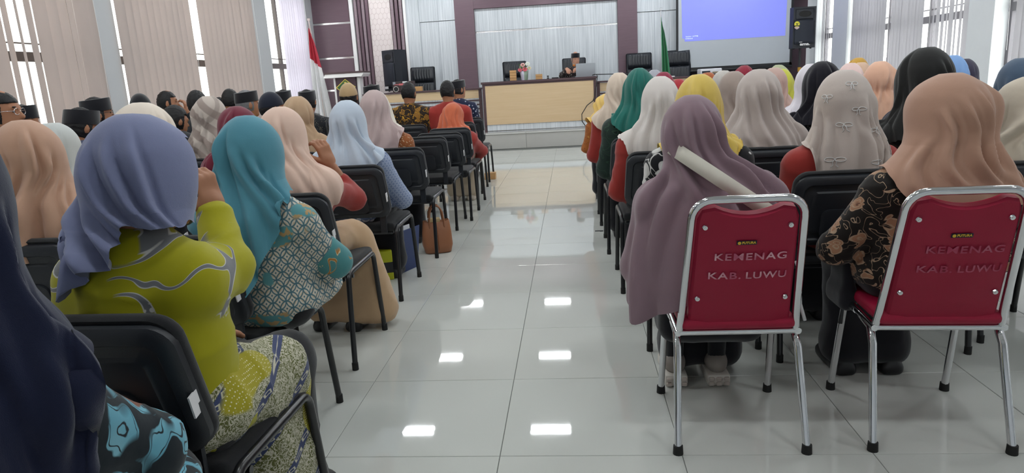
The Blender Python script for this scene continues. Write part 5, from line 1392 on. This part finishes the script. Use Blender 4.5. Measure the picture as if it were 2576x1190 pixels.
person('lavender hijab and lime batik tunic', -.905, 1.36, 1.196, LAV, 'hijab', C('lavender', '747a9c'), B_YEL, BLK, rz=-.06, cdx=-.03, cdy=.03, crz=-.03, cz_scale=1.02, extra=lav_extra,
       hij=dict(hem=[(-180, .24), (-120, .22), (-85, .215), (-62, .24), (-46, .275), (-34, .335), (-26, .37), (-16, .325), (-2, .285), (12, .285), (24, .25), (40, .225), (70, .22), (100, .225), (140, .23)], seed=101, fine=True, vol=1.0, wide=.84, brim=.012,
       folds=[(20, 3.4, .07, .20, 7, .013), (45, 3.0, .06, .18, 6, .011), (70, 1.6, .05, .18, 7, .009), (-30, 3.8, .16, .26, 9, .020), (10, 3.0, .19, .26, 8, .016), (-50, .4, .2, .5, 10, .016), (-25, .2, .24, .6, 8, .020), (-5, .3, .24, .6, 8, .018), (12, .6, .25, .6, 7, .016), (-70, .2, .2, .5, 9, .012), (-60, 1.0, .08, .2, 9, .010)]))
TEAL = body_set('teal', sw=.160, fat=1.04, legs=(-.30, -.08, 0), lean=.03, hx=.0, yaw=-.2, res=.010, arms={'R': ((.185, .08, .62), (.07, .22, .60), None, None, .4)})
def teal_extra(root, gr, sc, onhead):
    onhead('glasses', GLASSES, M_STRIP)
    v, f = surfnet([Cp((.175, .02, .69), (.185, .08, .63), .064, .070, .03)], .009); sc(place('sleeve_cuff', mesh_from('sleeve_cuff', v, f), batik('batik_teal_cuff', '4f8f92', ('b07a3c', 'd9c9a0'), 'swirl', 12), root))
person('teal hijab and cream circle batik', -1.075, 2.22, 1.158, TEAL, 'hijab', C('teal', '4a8a9c'), B_KAW, BLK, rz=-.14, cdx=-.17, cdy=-.02, crz=-.14, extra=teal_extra,
       hij=dict(hem=[(-180, .26), (-120, .30), (-85, .36), (-50, .42), (-15, .50), (8, .62), (25, .50), (48, .38), (68, .30), (90, .28), (130, .26)], seed=103, fine=True, wide=1.06,
       folds=[(-10, .6, .06, .7, 9, .016), (22, 2.0, .12, .34, 9, .014), (-40, -.6, .16, .3, 9, .012), (-60, .4, .18, .3, 8, .014), (45, 1.6, .14, .4, 9, .013), (20, .5, .30, .7, 10, .012), (60, .6, .2, .5, 9, .012), (-35, .2, .3, .7, 12, .010), (5, .3, .3, .8, 8, .010)]))
PEACH = body_set('peach', sw=.165, fat=1.05, lean=.05, hx=-.02, yaw=-.2, res=.010, arms={'R': ((.20, .16, .72), (.115, .12, .90), (-.03, .0, .1), (.8, -.5, .0), .8), 'L': ((-.22, .02, .62), (.02, .20, .58), None, None, .4)}, sleeve=.55,
                 extra_bottom=(Cp((.14, .30, .46), (.20, .34, .10), .085, .10, .06),))
person('peach hijab, hand at cheek, beige skirt', -1.29, 3.0, 1.168, PEACH, 'hijab', C('peach', 'd6b5a3'), RED, C('beige_skirt', 'b89772'), rz=-.08, cdx=.03, crz=0,
       hij=dict(hem=[(-180, .3), (-90, .40), (-40, .46), (0, .50), (30, .52), (55, .52), (75, .47), (100, .36), (140, .3)], seed=105, fine=True, wide=1.1, scallop=True,
       folds=[(30, 1.0, .06, .3, 9, .012), (50, .4, .16, .35, 8, .014), (10, 1.6, .12, .35, 9, .011), (35, .8, .25, .6, 10, .012), (60, .6, .25, .6, 9, .012), (75, .3, .2, .6, 9, .011), (-20, .4, .2, .6, 10, .010), (90, 0, .2, .5, 9, .010)]))
person('pale ice blue hijab and blue mesh batik', -1.285, 3.92, 1.165, body_set('lb', sw=.165, fat=1.06, hx=.0, yaw=-.15, arms={'R': ((.25, .03, .56), (.12, .2, .55), None, None, .4)}), 'hijab', C('ice_blue', 'bcc8d8', thin=.1), B_BLUEW, BLK, cdx=.02,
       hij=dict(hem=[(-180, .3), (-90, .42), (-40, .44), (0, .44), (40, .43), (70, .36), (110, .30)], seed=107, fine=True, wide=1.12,
       folds=[(-20, .4, .12, .5, 9, .013), (15, .8, .1, .5, 9, .012), (45, 1.4, .12, .3, 8, .014), (30, 1.6, .2, .4, 8, .013), (-55, .2, .18, .5, 10, .012), (60, .6, .25, .5, 9, .012), (-5, .2, .26, .6, 9, .010)]))
person('dusty rose hijab and rust speckled batik', -1.40, 4.9, 1.21, body_set('pk', sw=.165, fat=1.05, sx=.0, hx=-.05, yaw=.15), 'hijab', C('dusty_rose', 'b59f9d'), B_BROWN, BLK, cdx=.11, crz=0,
       hij=dict(hem=[(-180, .3), (-90, .42), (-30, .46), (10, .47), (40, .42), (65, .34), (110, .30)], seed=109, fine=True, wide=1.0))
put_chair(-1.24, 5.90, 0, 'empty black chair, the nearer of two by the tan bag')
put_chair(-1.17, 6.30, 0, 'empty black chair right behind the orange hijab person')
ORG = body_set('org', H0=1.02, lean=.20, hx=-.02, sw=.165, fat=1.06, pitch=-.5, yaw=-.2, arms={'R': ((.24, .25, .52), (.14, .30, .40), None, None, .4)})
def org_x(root, gr, sc, onhead):
    p = on_grid(gr, 20, .30, .006); sc(place('care_label', MB().box((p[0] - .025, p[1] - .003, p[2] - .01), (p[0] + .025, p[1] + .001, p[2] + .01)).mesh('care_label'), M_TAG, root))
person('orange hijab and red uniform, bending forward', -1.20, 7.02, 1.04, ORG, 'hijab', C('orange', 'bd5c38'), RED, C('beige_trousers', 'b9a890'), shoe_mat=M_SHOEW, extra=org_x, cdy=-.02,
       hij=dict(hem=[(-180, .25), (-90, .28), (-45, .34), (0, .36), (45, .36), (90, .28)], seed=111))
person('short black hair and red uniform at the aisle', -1.36, 7.72, 1.27, body_set('m_red', H0=1.215, sw=.185, fat=1.06, bottom='trousers', male=True, yaw=-.15, res=.011), 'hair', None, RED, BLK, cdx=.1)
person('black cap and navy dotted batik, front aisle seat', -1.38, 8.6, 1.305, MR, 'peci', M_VELVET, B_NAVY, BLK, cdx=.1)
person('thinning black hair and gold brown batik', -1.80, 7.72, 1.278, body_set('m_bat', H0=1.215, sw=.19, fat=1.12, bottom='trousers', male=True, yaw=-.2, res=.011), 'hair', None, B_DARK, BLK)
# ---------- left block, inner columns
person('apricot hijab at the left edge', -1.85, 2.2, 1.183, body_set('tl', sw=.165, fat=1.05, yaw=.55, hx=-.02), 'hijab', C('apricot', 'b98f76'), C('apricot_top', 'b08a66'), BLK,
       hij=dict(hem=H_(.42, .46, .42), seed=121, fine=True, vol=1.1, wide=1.04, folds=[(10, .2, .05, .6, 9, .016), (-40, 1.6, .1, .3, 9, .013), (-20, 1.0, .16, .5, 9, .012), (35, -1.4, .12, .3, 9, .014), (45, -.6, .2, .5, 9, .014), (60, -.8, .22, .5, 9, .012), (-60, .4, .2, .5, 10, .014), (20, -.4, .26, .6, 8, .012)]))
person('pale grey hijab behind the apricot one', -2.42, 3.05, 1.15, W0, 'hijab', C('mist', 'b6bab8'), C('mist_top', '8c9090'), BLK, hij=dict(hem=H_(.40), seed=123))
person('cream hijab behind the lavender one', -1.93, 3.0, 1.212, W1, 'hijab', C('cream', 'd6c8b9'), C('cream_b', 'a89c90'), BLK, hij=dict(hem=H_(.40), seed=125, fine=True, vol=1.22))
person('wine red hijab between striped and teal', -1.94, 3.9, 1.165, W1, 'hijab', C('wine', '6b2033'), C('wine_top', '5c1a2a'), BLK, hij=dict(hem=H_(.42), seed=127, fine=True, vol=1.12))
person('grey striped hijab', -2.58, 4.8, 1.235, W0, 'hijab', batik('hijab_stripes', '9c8d86', ('c2b6ad', '877a74'), 'stripe', 9), C('striped_top', '2a2a30'), BLK, hij=dict(hem=H_(.42), seed=129, vol=1.08))
def mask(root, gr, sc, onhead):
    v, f = surfnet([El((0, .055, -.052), (.055, .05, .045), None, .02)], .007); onhead('face_mask', mesh_from('face_mask', v, f), M_TAG)
    hc = root
    for i in range(5):
        p = on_grid(gr, -20 + i * 14, .20, .006); sc(place('pearl', MB().sphere(tuple(p), .006, 8).mesh('pearl', True), plain('pearl', 'e0cfa8', .2), root))
person('camel hijab gathered with pearls, white face mask', -1.97, 4.9, 1.198, WR, 'hijab', C('camel', 'b39474'), C('camel_top', 'a4886a'), BLK, extra=mask, hij=dict(hem=H_(.40), seed=131, tied=True))
person('white hijab, red uniform, behind dusty rose hijab', -1.62, 5.75, 1.198, W0, 'hijab', C('white_b', 'd6cfc4'), RED, BLK, hij=dict(hem=H_(.34), seed=133))
person('tan knitted skullcap and dark batik', -2.05, 6.35, 1.296, MB0, 'cap', C('tan_knit', 'a88c64', weave=400), B_GREY, BLK)
person('black cap next to the lectern crest', -2.30, 8.0, 1.30, MR, 'peci', M_VELVET, BLK, BLK)
person('black cap and grey black batik by the flag', -2.62, 6.8, 1.274, MB0, 'peci', M_VELVET, B_GREY, BLK)
person('black cap, left of the flag, far row', -3.24, 7.7, 1.296, MB0, 'peci', M_VELVET, BLK, BLK)
person('round navy cap behind the camel hijab', -2.36, 5.35, 1.243, MR, 'cap', C('navy_cap', '1b2030'), C('dark_shirt', '24262c'), BLK)
person('black cap, grey hair, lime collar shirt', -2.82, 5.9, 1.30, MR, 'peci', M_VELVET, C('lime_shirt', 'a3a526'), BLK, hair_mat=M_HAIRG)
person('black hair beside the grey-haired man', -3.42, 6.8, 1.31, MB0, 'hair', None, C('shirt_black', '1d1d22'), BLK)
person('black cap mostly hidden behind striped hijab', -3.9, 7.5, 1.24, MR, 'peci', M_VELVET, BLK, BLK)
person('short black hair behind the striped hijab', -3.33, 6.0, 1.306, MB0, 'hair', None, C('shirt_charcoal', '25272c'), BLK)
CHK = body_set('chk', H0=1.215, sw=.165, fat=1.06, bottom='trousers', male=True, yaw=-1.0, hx=.03, res=.0095, arms={'R': ((.22, .16, .70), (.13, .07, 1.0), (.0, .0, .1), (.9, .2, 0), .9)})
person('black hair, cheek resting on a hand', -4.12, 6.85, 1.33, CHK, 'hair', None, C('shirt_dark_b', '202227'), BLK)
person('curly black hair, head bowed', -2.97, 5.0, 1.175, MD, 'hair', None, C('shirt_dark_c', '23252b'), BLK)
person('black beret against the blinds', -3.80, 5.9, 1.305, MB0, 'cap', M_VELVET, C('shirt_dark_d', '1f2025'), BLK)
person('black cap and blue grey batik', -2.98, 4.0, 1.225, MD, 'peci', M_VELVET, B_BLUE, BLK)
def gl(root, gr, sc, onhead): onhead('glasses', GLASSES, M_BLACK)
person('tall black cap and black glasses', -3.40, 4.75, 1.303, MR, 'peci', M_VELVET, BLK, BLK, extra=gl)
person('black hair and clear glasses at the left edge', -3.13, 3.6, 1.338, MRR, 'hair', None, C('shirt_grey', '55585e'), BLK, extra=lambda r, g, s, oh: oh('glasses', GLASSES, M_STRIP))
person('black cap in profile at the left edge', -3.69, 4.4, 1.273, MRR, 'peci', M_VELVET, BLK, BLK)
# ---------- nearest left: only a shoulder and sleeve show
NAV = body_set('nav', sw=.105, fat=1.0, res=.010, arms={'R': ((.125, .09, .64), (.02, .15, .57), None, None, .6)}, legs=(-.08, -.06, 0))
person('navy hijab and teal leaf batik', -.845, .80, 1.26, NAV, 'hijab', C('navy', '141a34'), B_TEAL, BLK, cdx=-.08,
       hij=dict(hem=[(-180, .45), (-120, .62), (-60, .66), (0, .66), (60, .66), (72, .64), (98, .36), (140, .34)], seed=141, fine=True, wide=.92))
tag(place('white_cord', MB().tube([(.712, 2.22, .60), (.722, 2.20, .56), (.722, 2.20, .50), (.731, 2.22, .452), (.748, 2.22, .395)], .0055, 8).mesh('white_cord', True), M_TAG), 'white cord hanging at the right edge of the mauve hijab seat', 'cord')

# ---------- the speaker behind the desk
SPK = body_set('spk', H0=1.215, sw=.175, fat=1.1, bottom='trousers', male=True, yaw=.35, pitch=-.12, lean=.08, res=.0085, hx=.0,
               arms={'R': ((.27, .12, .86), (.17, .36, .955), (-.02, .1, -.02), (0, 0, 1), .5), 'L': ((-.24, .14, .80), (-.03, .36, .955), (.06, .1, .0), (.3, 0, 1), .7)})
person('black cap and brown white batik, using the laptop', .125, 13.82, 1.742, SPK, 'peci', M_VELVET, B_SPK, BLK, rz=PI, chair=None, label='person in black cap and brown white batik behind the laptop', group='speaker', skin=M_SKIN_L, hair_mat=M_HAIRG, base_z=ZS)
